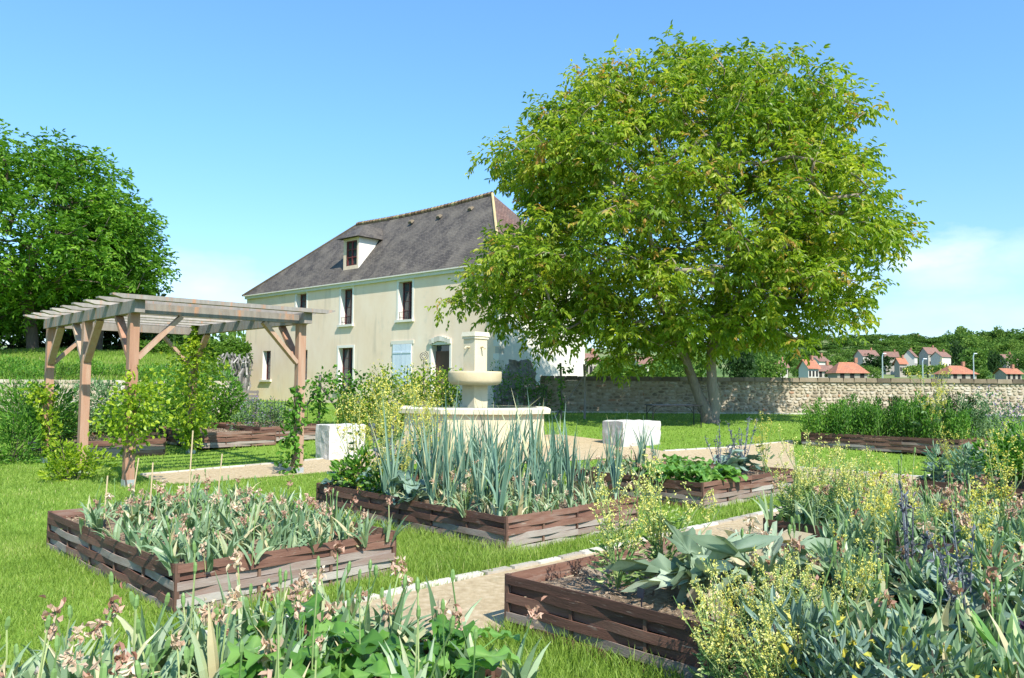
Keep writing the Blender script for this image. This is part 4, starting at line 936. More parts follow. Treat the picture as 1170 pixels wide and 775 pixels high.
for q in ops:
    key, y0, y1, z0, z1 = q
    if key == 'sh':
        s_ = MB()
        for k in range(2):
            ya = y0+(y1-y0)*k/2; yb_ = ya+(y1-y0)/2
            for j in range(4):
                a = ya+.01+(yb_-ya-.02)*j/4; b = a+(yb_-ya-.02)/4-.006; s_.box((-.03, (a+b)/2, (z0+z1)/2), (.04, b-a, z1-z0), 0, random.random())
            for zz in (.2, .8): s_.box((-.06, (ya+yb_)/2, z0+(z1-z0)*zz), (.025, yb_-ya-.06, .09), 0, .6)
        s_.build('shutters', M['shutter'], house)
        fr = MB(); fr.box((-.012, (y0+y1)/2, z1+.1), (.05, y1-y0+.3, .18), 0, .7); fr.build('lintel', M['house_stone'], house)
        continue
    rv = MB()
    rv.add([(0, y0, z0), (0, y1, z0), (0, y1, z1), (0, y0, z1), (RD, y0, z0), (RD, y1, z0), (RD, y1, z1), (RD, y0, z1)], [(0, 4, 7, 3), (1, 2, 6, 5), (3, 7, 6, 2), (0, 1, 5, 4)], .8)
    # raised plaster surround
    if key in ('w1', 'w2', 'w3', 'g2', 'dr'):
        e = .14
        for (ya, yb_, za, zb) in ((y0-e, y0, z0, z1+e), (y1, y1+e, z0, z1+e), (y0, y1, z1, z1+e)):
            rv.box((-.008, (ya+yb_)/2, (za+zb)/2), (.02, yb_-ya, zb-za), 0, .85)
    win = rv.build('window' if key != 'dr' else 'doorway', M['plaster_white'], house)
    if key == 'dr':
        s_ = MB(); s_.box((RD-.04, (y0+y1)/2, (z0+z1)/2-.15), (.05, y1-y0, z1-z0-.3), 0, .5); s_.build('door', M['door'], win)
        s_ = MB(); n_ = 8
        for j in range(n_):
            t = (j+.5)/n_; s_.box((-.04, y0-.12+(y1-y0+.24)*t, z1+.12+.18*math.sin(PI*t)), (.13, (y1-y0+.24)/n_+.01, .24), 0, random.random())
        s_.build('lintel', M['house_stone'], win)
        s_ = MB(); s_.box((RD-.01, (y0+y1)/2, z1-.15), (.01, y1-y0, .3)); s_.build('pane', M['glass'], win); continue
    fr = MB(); t_ = .07; xx = RD-.03
    for ya, yb_ in ((y0, y0+t_), (y1-t_, y1), ((y0+y1)/2-.035, (y0+y1)/2+.035)): fr.box((xx, (ya+yb_)/2, (z0+z1)/2), (.05, yb_-ya, z1-z0), 0, .5)
    for za in (z0+.035, z1-.035): fr.box((xx-.002, (y0+y1)/2, za), (.05, y1-y0, .07), 0, .5)
    for k in range(1, 4): fr.box((xx+.004, (y0+y1)/2, z0+(z1-z0)*k/4), (.03, y1-y0, .028), 0, .4)
    fr.build('frame', M['win_frame'], win)
    pn = MB(); pn.add([(RD-.01, y0, z0), (RD-.01, y1, z0), (RD-.01, y1, z1), (RD-.01, y0, z1)], [(0, 1, 2, 3)]); pn.build('pane', M['glass'], win)
    sl_ = MB(); sl_.box((-.03, (y0+y1)/2, z0-.06), (.2, y1-y0+.36, .12), 0, .8); sl_.build('sill', M['house_stone'], win)
    if key in ('w2', 'w3'):
        rl = MB()
        for zz in (z0+.12, z0+.42): rl.bar((.04, y0, zz), (.04, y1, zz), .02, .02)
        for j in range(9): yq = y0+(y1-y0)*(j+.5)/9; rl.bar((.04, yq, z0+.12), (.04, yq, z0+.42), .012, .012)
        rl.build('railing', M['iron'], win)
# cornice
cn = MB(); cn.box((-.07, HL/2, zE-.10), (.14, HL+.1, .2), 0, .7); cn.box((-.12, HL/2, zE-.0), (.22, HL+.2, .06), 0, .7)
cn.box((HW/2, -.07, zE-.1), (HW, .14, .2), 0, .8); cn.build('cornice', M['house_stone'], house)
def roof_uv(m, faces_uv):
    l = m.uv_layers.new(name='UVMap'); i = 0
    for p, fu in zip(m.polygons, faces_uv):
        for li, q in zip(p.loop_indices, fu): l.data[li].uv = q
def roof_mesh(polys, mat_ids, mats, name, parent, thick=.08):
    V = []; F = []; UVs = []
    for P in polys:
        P = [np.array(q, float) for q in P]; b = len(V); V += P; F.append(tuple(range(b, b+len(P))))
        e = P[1]-P[0]; e /= np.linalg.norm(e); n = np.cross(P[1]-P[0], P[2]-P[0]); n /= np.linalg.norm(n); s_ = np.cross(n, e)
        UVs.append([((q-P[0])@e+b, (q-P[0])@s_) for q in P])
    m = bpy.data.meshes.new(name); m.from_pydata([tuple(q) for q in V], [], F); roof_uv(m, UVs)
    for q in mats: m.materials.append(q)
    for p, i in zip(m.polygons, mat_ids): p.material_index = i
    return link(name, m, parent)
ov = .22; zo = zE+.03-.02; r0, r1 = 3.6, HL-7.1; xm = HW/2
E_ = [(-ov, -ov, zo), (-ov, HL+ov, zo), (HW+ov, HL+ov, zo), (HW+ov, -ov, zo)]; Ra, Rb = (xm, r0, zR), (xm, r1, zR-.1)
# main slope split into strips with a slight sag of the ridge
nst = 14; ridge = []
for k in range(nst+1):
    t = k/nst; ridge.append((xm, r0+(r1-r0)*t, zR-.1*t-.14*math.sin(PI*t)))
polys = [[E_[1], (-ov, r1, zo), ridge[-1]]]
polys = [[E_[1], (-ov, r1, zo), Rb]]
for k in range(nst, 0, -1):
    ya = ridge[k][1]; yb_ = ridge[k-1][1]; polys.append([(-ov, ya, zo), (-ov, yb_, zo), ridge[k-1], ridge[k]])
polys.append([(-ov, r0, zo), E_[0], Ra]); ids = [0]*len(polys)
polys += [[E_[2], E_[1], Rb], [E_[0], E_[3], Ra]]; ids += [0, 1]
polys.append([E_[3], (HW+ov, r0, zo), Ra]); ids.append(0)
for k in range(nst): polys.append([(HW+ov, ridge[k][1], zo), (HW+ov, ridge[k+1][1], zo), ridge[k+1], ridge[k]]); ids.append(0)
polys.append([(HW+ov, r1, zo), E_[2], Rb]); ids.append(0)
rf = roof_mesh(polys, ids, [M['roof_dark'], M['roof_brown']], 'roof', house)
rt = MB()
for k in range(nst):
    a, b = np.array(ridge[k]), np.array(ridge[k+1])
    for j in range(3):
        p = a+(b-a)*j/3; q = a+(b-a)*(j+1)/3-(0, .02, 0); rt.tube([p+(0, 0, .02), q+(0, 0, .02)], [.14, .12], 8, random.random())
rt.build('ridge_tiles', M['ridge'], rf)
ht = MB(); ht.tube([np.array(Ra)+(0, 0, .03), np.array(E_[0])+(0, 0, .05)], .07, 8, .9); ht.build('hip_tiles', M['ridge'], rf)
hb2 = MB(); hb2.tube([np.array(Rb)+(0, 0, .0), np.array(E_[1])+(0, 0, .03)], .07, 8, .2); hb2.build('hip_tiles', M['coping'], rf)
for px, py in ((470, 254), (502, 248), (538, 239)):
    # small vent tiles on the slope
    sl_n = np.array([-(zR-zo), 0, (xm+ov)]); sl_n /= np.linalg.norm(sl_n)
    d = ray(px, py); dl = np.array([d[:2]@d2, d[:2]@d1, d[2]]); o = np.array([-C0@d2, -C0@d1, H]); pz = np.array(E_[0])
    t = ((pz-o)@sl_n)/(dl@sl_n); p = o+dl*t
    vt = MB(); vt.obox(p+sl_n*.06, (0, .16, 0), (.1, 0, .1), sl_n*.06, .4, taper=.6); vt.build('vent_tile', M['coping'], rf)
# dormer
dx = .5
y1d, z_ = fac(392.4, 295, dx); y0d, _ = fac(409.7, 295, dx); zb = fac(401, 316, dx)[1]; zt = fac(401, 271.5, dx)[1]
slope = (zR-zo)/(xm+ov); xback = (zt-zo)/slope-ov
dm = MB()
wy0, wy1 = y0d+.16, y1d-.28; wz0, wz1 = zb+.62, zt-.2
for a, b, c, d in ((y0d, wy0, zb, zt), (wy1, y1d, zb, zt), (wy0, wy1, zb, wz0), (wy0, wy1, wz1, zt)):
    dm.add([(dx, a, c), (dx, b, c), (dx, b, d), (dx, a, d)], [(0, 1, 2, 3)], .3)
dorm = dm.build('dormer', M['plaster'], house)
ds = MB(); ds.add([(dx, y0d, zb), (xback, y0d, zt), (dx, y0d, zt), (dx, y1d, zb), (xback, y1d, zt), (dx, y1d, zt)], [(0, 1, 2), (3, 5, 4)], .8); ds.build('cheek', M['plaster_white'], dorm)
fr = MB()
for ya, yb_ in ((wy0, wy0+.08), (wy1-.08, wy1), ((wy0+wy1)/2-.04, (wy0+wy1)/2+.04)): fr.box((dx+.06, (ya+yb_)/2, (wz0+wz1)/2), (.06, yb_-ya, wz1-wz0), 0, .8)
for t in (0, .33, .66, 1): fr.box((dx+.058, (wy0+wy1)/2, wz0+.03+(wz1-wz0-.06)*t), (.05, wy1-wy0, .06), 0, .8)
fr.build('window_frame', M['win_frame'], dorm)
pn = MB(); pn.add([(dx+.09, wy0, wz0), (dx+.09, wy1, wz0), (dx+.09, wy1, wz1), (dx+.09, wy0, wz1)], [(0, 1, 2, 3)]); pn.build('window_pane', M['glass'], dorm)
oh = .3; zr_ = zt+.85; ym_ = (y0d+y1d)/2; xpk = dx+.9
xr = (zr_-zo)/slope-ov; xe = (zt-.06-zo)/slope-ov
A_, B_ = (dx-oh, y0d-oh, zt-.04), (dx-oh, y1d+oh, zt-.04); Cc, Dd = (xe+.1, y0d-oh, zt-.04), (xe+.1, y1d+oh, zt-.04); Pk, Bk = (xpk, ym_, zr_), (xr+.1, ym_, zr_)
roof_mesh([[B_, A_, Pk], [A_, Cc, Bk, Pk], [Dd, B_, Pk, Bk], [A_, B_, Dd, Cc]], [0, 0, 0, 0], [M['roof_dark']], 'dormer_roof', dorm)

# annex with red roof behind the end wall (glimpse right of the house)
# ------------------------------------------------------------------ fountain
fp = at(541, 508); fz = float(gz(fp[0], fp[1])); FX, FY = fp[0], fp[1]+.5
fo = tag(empty('stone_fountain', (FX, FY, fz), R(2)), 'pale limestone fountain with a round bowl and square pillar over a broad basin', 'fountain')
def W(px): return (px-585)/FL*FY
W0, W1 = W(458)-FX, W(625)-FX
bs = MB(); zt_ = 1.7-(465-441)/FL*FY-fz
n = 32; hw = (W1-W0)/2-.12
oc = []
for k in range(8):
    a = PI/8+k*PI/4; oc.append((hw*1.08*math.cos(a), 1.45*1.08*math.sin(a)))
def octa(mb, sc_, z0, z1, sc2=None, var=.6):
    sc2 = sc2 or sc_; V = [(x*sc_, y*sc_, z0) for x, y in oc]+[(x*sc2, y*sc2, z1) for x, y in oc]
    mb.add(V, [(i, (i+1) % 8, (i+1) % 8+8, i+8) for i in range(8)], var); mb.f.append((np.array([[mb.n-8+i for i in range(8)]]), 0))
bs2 = MB(); octa(bs2, 1.1, -.1, .12, 1.1, .4); bs2.build('plinth', M['limestone'], fo)
octa(bs, .985, .12, zt_-.16, .985, .65); bs.build('basin', M['limestone'], fo)
rm = MB(); octa(rm, 1.07, zt_-.16, zt_-.04, 1.08, .85); octa(rm, 1.08, zt_-.04, zt_, 1.05, .9); rm.build('rim', M['limestone'], fo)
wtr = MB(); octa(wtr, .9, zt_-.0, zt_+.004, .9); wtr.build('water', plain('basin_water', (.1, .14, .12), .05), fo)
pl = MB(); zc0 = zt_; zb0 = 1.7+(441-439)/FL*FY-fz; zb1 = 1.7+(441-425)/FL*FY-fz; ztp = 1.7+(441-380)/FL*FY-fz
pl.box((0, 0, (zc0+zb0)/2), (.5, .5, zb0-zc0), R(43), .6); pl.build('pedestal', M['limestone'], fo)
bw = MB(); rb = (573-512)/2/FL*FY*1.0
bw.lathe([(.3, zb0-.05), (rb*.84, zb0-.03), (rb*.95, zb0+.02), (rb*.995, zb0+.09), (rb, zb1-.06), (rb*.985, zb1), (rb*.88, zb1), (rb*.84, zb1-.06), (.0, zb1-.08)], n=36, var=.45); bw.build('bowl', M['limestone'], fo, smooth=True)
cl = MB(); cl.box((0, 0, (zb1-.08+ztp-.2)/2), (.46, .46, ztp-.2-zb1+.08), R(43), .7); cl.build('pillar', M['limestone'], fo)
cp_ = MB(); cp_.box((0, 0, ztp-.16), (.52, .52, .07), R(43), .8); cp_.box((0, 0, ztp-.065), (.57, .57, .12), R(43), .9, taper=.93); cp_.build('cap', M['limestone'], fo)
for a in (-47, -137):
    sx, sy = math.cos(R(a)), math.sin(R(a)); sp_ = MB(); z = (zb1+ztp)/2+.12
    sp_.tube([(sx*.22, sy*.22, z), (sx*.34, sy*.34, z+.01), (sx*.4, sy*.4, z-.05)], [.03, .025, .022], 8); sp_.build('spout', M['limestone'], fo)
def block(pxl, pxr, pyt, pyb, dep, label, rz):
    p = at((pxl+pxr)/2, pyb); w_ = (pxr-pxl)/FL*p[1]; h_ = (pyb-pyt)/FL*p[1]+.03; s_ = w_/(math.cos(rz)+math.sin(abs(rz))*dep/1.)
    bm = bmesh.new(); bmesh.ops.create_cube(bm, size=1); bmesh.ops.subdivide_edges(bm, edges=bm.edges[:], cuts=5, use_grid_fill=True)
    for q in bm.verts:
        q.co = (q.co.x*s_+random.gauss(0, .008), q.co.y*dep*s_+random.gauss(0, .008), (q.co.z+.5)*h_+random.gauss(0, .007))
    bmesh.ops.bevel(bm, geom=[e for e in bm.edges if e.calc_face_angle(0) > .7], offset=.012, segments=1)
    m = bpy.data.meshes.new('stone_block'); bm.to_mesh(m); bm.free(); m.materials.append(M['rough_stone'])
    a = m.attributes.new('var', 'FLOAT', 'POINT'); a.data.foreach_set('value', np.full(len(m.vertices), .65))
    tag(link('stone_block', m, None, (p[0], p[1]+dep*.35, p[2]-.02), rz), label, 'stone block')
block(357, 414, 487, 525, .8, 'rough white stone block left of the fountain by the right pergola post', R(38))
block(690, 756, 482, 509, .7, 'rough white stone block right of the fountain behind the leeks', R(30))

# ------------------------------------------------------------------ trellises, fence, bench, iron table
def trellis(pxs, Y, pyt, label, struts, wires=True, seed=0, leafn=700, fl=None, fn=0, mat='vine'):
    X0 = atY(pxs[0], 440, Y)[0]; g0 = float(gz(X0, Y)); root = tag(empty('vine_trellis', (X0, Y, g0)), label, 'trellis')
    xs_ = [atY(p, 440, Y)[0]-X0 for p in pxs]; hh = atY(pxs[0], pyt, Y)[2]-g0
    for i, x in enumerate(xs_):
        m = MB(); m.tube([(x, 0, -.1), (x+.02, 0, hh*.5), (x+random.uniform(-.03, .03), 0, hh*random.uniform(.95, 1.06))], .045, 6, random.random()); m.build('post', M['timber'], root)
    for (i, dxx) in struts:
        m = MB(); m.tube([(xs_[i], .03, hh*.8), (xs_[i]+dxx, .03, 0)], .035, 6, .4); m.build('strut', M['timber'], root)
    if wires:
        m = MB()
        for z in (.35, .62, .9): m.bar((xs_[0], .05, hh*z), (xs_[-1], .05, hh*z), .008, .008)
        m.build('wires', M['metal_grey'], root)
    return X0, g0, xs_, hh
X0, g0, xs_, hh = trellis((365, 395, 432, 470, 505), 25.5, 428, 'grey wooden vine trellis with leaning struts between pergola and fountain', [(0, -.8), (0, 1.0), (1, 1.1), (2, -.7), (4, -.8)])
for j in range(5):
    x = X0+xs_[j]; hgt_ = hh*.95
    vine((x, 25.35, g0), [(0, 0, 0), (.05, 0, hgt_*.4), (-.1, 0, hgt_*.7), (.3, 0, hgt_*.85), (.55, 0, hgt_)], 360, .13, ['leafy vine at the left end of the grey trellis', 'leafy vine on the second trellis post', 'leafy vine on the middle trellis post', 'leafy vine on the fourth trellis post', 'leafy vine at the trellis end next to the fountain'][j], [.15, .25, .4, .5, .45], seed=20+j, mat='herb' if j < 2 else 'vine')
for j, (px, Y, h_, w_) in enumerate([(425, 23, 1.6, .6), (455, 23.5, 2.1, .7), (488, 22.8, 2.0, .65), (515, 23.3, 2.0, .5), (405, 22.5, 1.2, .5)]):
    x = atY(px, 440, Y)[0]
    bush('yellow_shrub', (x, Y, float(gz(x, Y))), w_, w_, h_, 900, .09, M['hedge'], ['yellow-blossomed shrub left of the fountain, second from left', 'tall yellow-blossomed shrub in the middle of the row', 'yellow-blossomed shrub in front of the house door', 'yellow-blossomed shrub touching the fountain bowl', 'lowest yellow-blossomed shrub near the stone block'][j], 'shrub', 'yellow shrubs left of the fountain', seed=70+j, fl=M['yellow'], nfl=620, wr=.5)
trellis((641, 668), 28.5, 417, 'two dark vine posts with a slanting strut before the garden wall', [(1, -1.1)], False)
x = atY(641, 440, 28.5)[0]; vine((x, 28.4, float(gz(x, 28.4))), [(0, 0, 0), (0, 0, 1.), (.0, 0, 1.8), (.4, 0, 1.85)], 120, .12, 'sparse vine on top of the dark post by the garden wall', [.05, .1, .2, .25], seed=41, mat='herb')
for j, (px, Y, h_) in enumerate([(600, 31.5, 2.0), (578, 31., 1.9), (618, 32., 1.4)]):
    x = atY(px, 440, Y)[0]; bush('creeper_bush', (x, Y, float(gz(x, Y))), .6, .5, h_, 420, .1, M['herb'], ['dark creeper on the ruined wall end', 'green creeper between fountain pillar and ruined wall', 'low creeper at the right foot of the ruined wall'][j], 'creeper', seed=80+j)
# iron garden ornament (spiral on a rod)
x = atY(484, 440, 23.)[0]; zz = float(gz(x, 23.)); m = MB(); t = np.linspace(0, 2.2*2*PI, 44); rr_ = .03+.011*t/1.4
top = atY(484, 407, 23.)[2]-zz
m.tube(np.stack([rr_*np.cos(t), 0*t, top+rr_*np.sin(t)], 1), .009, 5); m.tube([(0, 0, 0), (0, 0, top-.1)], .01, 5)
tag(m.build('iron_spiral', M['iron'], None, (x, 22.9, zz)), 'rusty iron spiral ornament above the yellow shrubs', 'ornament')
# low iron fence and bench
fx0, fx1 = atY(268, 440, 27.)[0], atY(352, 440, 27.)[0]; zz = float(gz(fx0, 27.)); fr_ = tag(empty('iron_fence', (fx0, 27., zz)), 'low black iron fence with pointed bars before the house', 'fence'); m = MB()
hz = atY(300, 457, 27.)[2]-zz
for z in (.12, hz-.1): m.bar((0, 0, z), (fx1-fx0, 0, z), .02, .03)
m.build('rails', M['iron'], fr_); m = MB(); n = 20
for k in range(n+1): x = (fx1-fx0)*k/n; m.tube([(x, 0, 0), (x, 0, hz-.04), (x, 0, hz+.04)], [.011, .011, .002], 4)
m.build('bars', M['iron'], fr_)
bxp = atY(277, 440, 28.5); zz = float(gz(bxp[0], 28.5)); bn = tag(empty('garden_bench', (bxp[0], 28.5, zz), R(10)), 'dark slatted wooden bench at the corner of the house', 'bench')
for nm, z0_, z1_, y_ in (('backrest', .5, .95, .2),):
    m = MB()
    for k in range(3): m.box((0, y_, z0_+.08+k*.15), (1.1, .025, .1), 0, .3)
    m.build(nm, M['timber'], bn)
m = MB()
for k in range(4): m.box((0, -.2+k*.11, .44), (1.1, .09, .025), 0, .3)
m.build('seat', M['timber'], bn)
for sx in (-.5, .5):
    for sy in (-.2, .2): m = MB(); m.box((sx, sy, .22 if sy < 0 else .47), (.05, .05, .43 if sy < 0 else .94), 0, .3); m.build('leg', M['timber'], bn)
# black iron table under the walnut
tp = at(772, 489); tb = tag(empty('iron_table', (tp[0], tp[1]+.3, tp[2]), R(8)), 'long thin black iron table on the lawn under the walnut tree', 'table')
tw = (802-741)/FL*tp[1]; th_ = (489-463.5)/FL*tp[1]
m = MB(); m.box((0, 0, th_), (tw, .75, .03)); m.build('tabletop', M['iron'], tb)
for sx in (-1, 1):
    for sy in (-1, 1):
        m = MB(); x = sx*(tw/2-.06); m.tube([(x, sy*.32, 0), (x, sy*.32, th_-.015)], .016, 6); m.tube([(x, sy*.32, th_-.3), (x-sx*.12, sy*.32, th_-.12), (x-sx*.32, sy*.32, th_-.03)], .011, 5); m.build('leg', M['iron'], tb)

# ------------------------------------------------------------------ trees
def skeleton(trunks, targets, rr, seg=.7, r0=.018, expo=.47):
    nodes = []; par = []
    for tr in trunks:
        prev = tr.get('from', -1)
        for p in tr['pts']: nodes.append(np.array(p, float)); par.append(prev); prev = len(nodes)-1
    fork = tr.get('min', 0)
    base = np.array(nodes[0]); A = np.array(nodes)
    first = [i for i, p in enumerate(nodes) if p[2]-base[2] > .0]
    order = np.argsort([np.linalg.norm(t-nodes[-1]) for t in targets])
    ends = []
    arr = [n for n in nodes]; start = max(1, trunks[0].get('keep', 1))
    for oi in order:
        t = targets[oi]; Nn = np.array(arr); dd = np.linalg.norm(Nn-t, axis=1)
        # prefer nodes lower and inward
        pen = np.where(Nn[:, 2] > t[2]+.3, (Nn[:, 2]-t[2]-.3)*1.1, 0); dd = dd+pen; dd[:start] += 50
        j = int(np.argmin(dd)); p = arr[j]; L = np.linalg.norm(t-p); k = max(1, int(L/seg)); prev = j
        sag = rr.uniform(-.12, .12)
        for i in range(1, k+1):
            f = i/k; q = p+(t-p)*f+np.array([rr.gauss(0, .06), rr.gauss(0, .06), rr.gauss(0, .05)+.25*L*.2*math.sin(PI*f)])*(1 if i < k else .2)
            arr.append(q); par.append(prev); prev = len(arr)-1
        ends.append(prev)
    N = len(arr); cnt = np.zeros(N)
    for e in ends: cnt[e] += 1
    for i in range(N-1, 0, -1):
        if par[i] >= 0: cnt[par[i]] += cnt[i]
    rad = r0*np.maximum(cnt, .6)**expo
    return np.array(arr), np.array(par), rad, ends
def branch_mesh(arr, par, rad, trunk_idx=0, nseg=7):
    mb = MB(); kids = {}
    for i, p in enumerate(par): kids.setdefault(p, []).append(i)
    stack = [(-1, k) for k in kids.get(-1, [])]
    while stack:
        p, i = stack.pop(); chain = [] if p < 0 else [p]; c = i
        while True:
            chain.append(c); ks = kids.get(c, [])
            if not ks: break
            ks = sorted(ks, key=lambda q: -rad[q])
            for q in ks[1:]: stack.append((c, q))
            c = ks[0]
        if len(chain) < 2: continue
        rr_ = rad[chain].copy()
        if p >= 0: rr_[0] = min(rad[p], rr_[1]*1.15)
        mb.tube(arr[chain], rr_, nseg if rr_.max() > .05 else 4, random.random()*.4+.3, cap=False)
    return mb
def silhouette_tree(name, poly, Y, ydepth, trunks, ncl, label, leaf, mat, bark, lpc=60, clr=.5, shell=.55, seed=0, droop=-.5, r0=.018, cen=None, wr=.42, group=None, ground=None, keep=1, rmin=None, shrink=.97, clump=True, spray=0.):
    g_ = np.random.default_rng(seed+101); rr = random.Random(seed)
    P2 = np.array([(atY(a, b, Y)[0], atY(a, b, Y)[2]) for a, b in poly]); c = P2.mean(0) if cen is None else np.array([atY(cen[0], cen[1], Y)[0], atY(cen[0], cen[1], Y)[2]])
    base = np.array(trunks[0]['pts'][0], float)
    lo, hi = P2.min(0), P2.max(0); T = []
    # radial extent in direction
    def rnorm(q):
        v = q-c; L = np.linalg.norm(v)+1e-9; best = 0
        n = len(P2)
        for i in range(n):
            a, b = P2[i]-c, P2[(i+1) % n]-c; e = b-a; den = v[0]*e[1]-v[1]*e[0]
            if abs(den) < 1e-9: continue
            t = (a[0]*e[1]-a[1]*e[0])/den; s_ = (a[0]*v[1]-a[1]*v[0])/den
            if t > 0 and 0 <= s_ <= 1: best = max(best, t)
        return 1/best if best > 0 else 2
    c_in = c; P2 = c+(P2-c)*shrink
    while len(T) < ncl:
        q = lo+(hi-lo)*g_.random(2)
        if not inpoly(q[None], P2)[0]: continue
        r = rnorm(q)
        if r > .86 and math.sin(math.atan2(q[1]-c[1], q[0]-c[0])*17+seed)*.5+math.sin(math.atan2(q[1]-c[1], q[0]-c[0])*29)*.5 < (r-.86)*6-.55: continue
        ext = ydepth*math.sqrt(max(0, 1-min(1, r)**2)); yy_ = g_.uniform(-1, 1)
        full = math.sqrt(r*r+(1-r*r)*yy_*yy_) if r < 1 else 1
        if full < shell and g_.random() > .3: continue
        y3 = yy_*ext
        if clump and (math.sin(q[0]*1.5+seed)*math.sin(y3*1.3+1)*math.sin(q[1]*1.9+2)+.5*math.sin(q[0]*3.1+q[1]*2.3+y3*2)) < -.2: continue
        T.append(np.array([q[0], Y+y3, q[1]]))
    T = [t-base for t in T]
    tr = [dict(t, pts=[np.array(p)-base for p in t['pts']]) for t in trunks]; tr[0]['keep'] = keep
    arr, par, rad, ends = skeleton(tr, T, rr, r0=r0)
    if rmin:
        for i_, q_ in enumerate(rmin): rad[i_] = q_
    root = tag(empty(name, base), label, 'tree', group)
    branch_mesh(arr, par, rad).build('trunk', bark, root, smooth=True)
    cr = MB(); Tn = np.array(T); n = lpc*ncl
    idx_ = np.repeat(np.arange(ncl), lpc)
    nr = max(1, lpc//6); ns = ncl*nr
    # sprigs: compound leaves with six leaflets
    ci = np.repeat(np.arange(ncl), nr); o = g_.normal(size=(ns, 3)); o /= np.linalg.norm(o, axis=1)[:, None]
    size = clr*g_.uniform(.7, 1.3, ncl)[ci]
    B = Tn[ci]+o*(size*g_.uniform(.1, 1., ns)**.7)[:, None]*np.array([1, 1, .7])
    D = o+np.array([0, 0, -.25])+g_.normal(size=(ns, 3))*.4; D /= np.linalg.norm(D, axis=1)[:, None]
    cv = g_.random(ncl)[ci]*.5+g_.random(ns)*.45
    cv = np.where(g_.random(ns) < .06, 1., cv)
    side = np.cross(D, (0, 0, 1.)); side /= (np.linalg.norm(side, axis=1)[:, None]+1e-9)
    for k in range(6):
        t = (k//2+.6)/3*leaf*1.9; sg = (1 if k % 2 else -1) if k < 5 else 0
        p = B+D*t; dd = D*.55+side*sg*.8+np.array([0, 0, droop])+g_.normal(size=(ns, 3))*.22
        L_ = leaf*g_.uniform(.7, 1.25, ns)
        cr.leaves(p, dd, L_, L_*wr, .2, np.clip(cv+g_.normal(size=ns)*.06, 0, 1), 0, side=np.tile([0, 0, 1.], (ns, 1))+g_.normal(size=(ns, 3))*.5)
    cr.build('crown', mat, root)
    return root
WP = [(537, 152), (575, 160), (612, 130), (640, 100), (690, 68), (735, 72), (770, 50), (835, 56), (862, 74), (900, 66), (935, 86), (952, 112), (990, 128), (978, 165), (1000, 205), (1002, 235), (1028, 258), (1034, 300), (985, 322), (995, 372), (960, 392), (900, 405), (862, 398), (830, 408), (790, 402), (742, 414), (700, 428), (665, 398), (640, 405), (600, 398), (560, 365), (522, 340), (498, 356), (508, 308), (552, 290), (572, 262), (596, 240), (585, 205), (545, 182)]
tY = 27.5; tbx = at(812, 483)
def tp_(px, py, dy=0.): return atY(px, py, tY+dy)
silhouette_tree('walnut_tree', WP, tY, 5.2, [
    {'pts': [tp_(812, 485), tp_(808, 472), tp_(799, 455), tp_(790, 430), tp_(779, 400, -.3), tp_(765, 365, -.8), tp_(740, 325, -1.2), tp_(715, 285, -1.5)]},
    {'from': 0, 'pts': [tp_(817, 462), tp_(813, 435), tp_(812, 400, .3), tp_(818, 355, .5), tp_(830, 310, .5), tp_(835, 260, .3), tp_(830, 200, 0)]},
    {'from': 3, 'pts': [tp_(780, 410, -1), tp_(755, 395, -2)]},
    {'from': 10, 'pts': [tp_(860, 340, -.5), tp_(900, 300, -1), tp_(940, 265, -1.2)]}], 1250,
    'large spreading walnut tree with a forked trunk, leaves green to yellow-bronze, on the lawn', .215, M['walnut'], M['bark'], lpc=84, clr=.6, seed=3, shrink=.972, spray=1., r0=.0088, keep=7, shell=.55, rmin=[.36, .27, .19, .165, .15, .12, .1, .08, .22, .19, .17, .14, .12, .1, .08])

LA = [(-140, 150), (-60, 118), (0, 146), (50, 158), (95, 155), (130, 175), (152, 195), (158, 225), (180, 262), (175, 285), (192, 315), (172, 338), (120, 345), (70, 372), (20, 388), (-60, 392), (-140, 380), (-190, 300), (-200, 220)]
Yl = 45.
def tl(px, py, Y): return atY(px, py, Y)
silhouette_tree('locust_tree', LA, Yl, 8.5, [{'pts': [tl(38, 408, Yl), tl(36, 380, Yl), tl(32, 350, Yl), tl(40, 310, Yl), tl(30, 270, Yl)]}], 620, 'largest dark green tree on the grassy bank at the left edge', .3, M['locust'], M['bark_dark'], lpc=84, clr=1.0, seed=12, r0=.016, shrink=.9, droop=-.1, wr=.5, keep=3)
LB = [(95, 240), (125, 215), (150, 225), (165, 262), (188, 290), (188, 322), (165, 335), (140, 350), (100, 372), (75, 352), (70, 300)]
silhouette_tree('locust_tree', LB, 48., 4., [{'pts': [tl(112, 405, 48.), tl(114, 380, 48.), tl(118, 340, 48.), tl(122, 300, 48.)]}], 200, 'smaller green tree right of the largest tree on the bank', .3, M['locust'], M['bark_dark'], lpc=78, clr=.9, seed=13, r0=.018, shrink=.9, droop=-.1, wr=.5, keep=2)
LC = [(-60, 330), (0, 318), (60, 335), (130, 330), (185, 345), (195, 372), (188, 400), (100, 402), (0, 402), (-60, 402)]
silhouette_tree('dark_tree', LC, 56., 3., [{'pts': [tl(66, 406, 56.), tl(66, 390, 56.), tl(68, 370, 56.)]}], 170, 'dark shaded undergrowth trees behind the big trees on the bank', .42, M['dark_tree'], M['bark_dark'], lpc=60, clr=1.6, seed=14, r0=.03, droop=0, wr=.6)

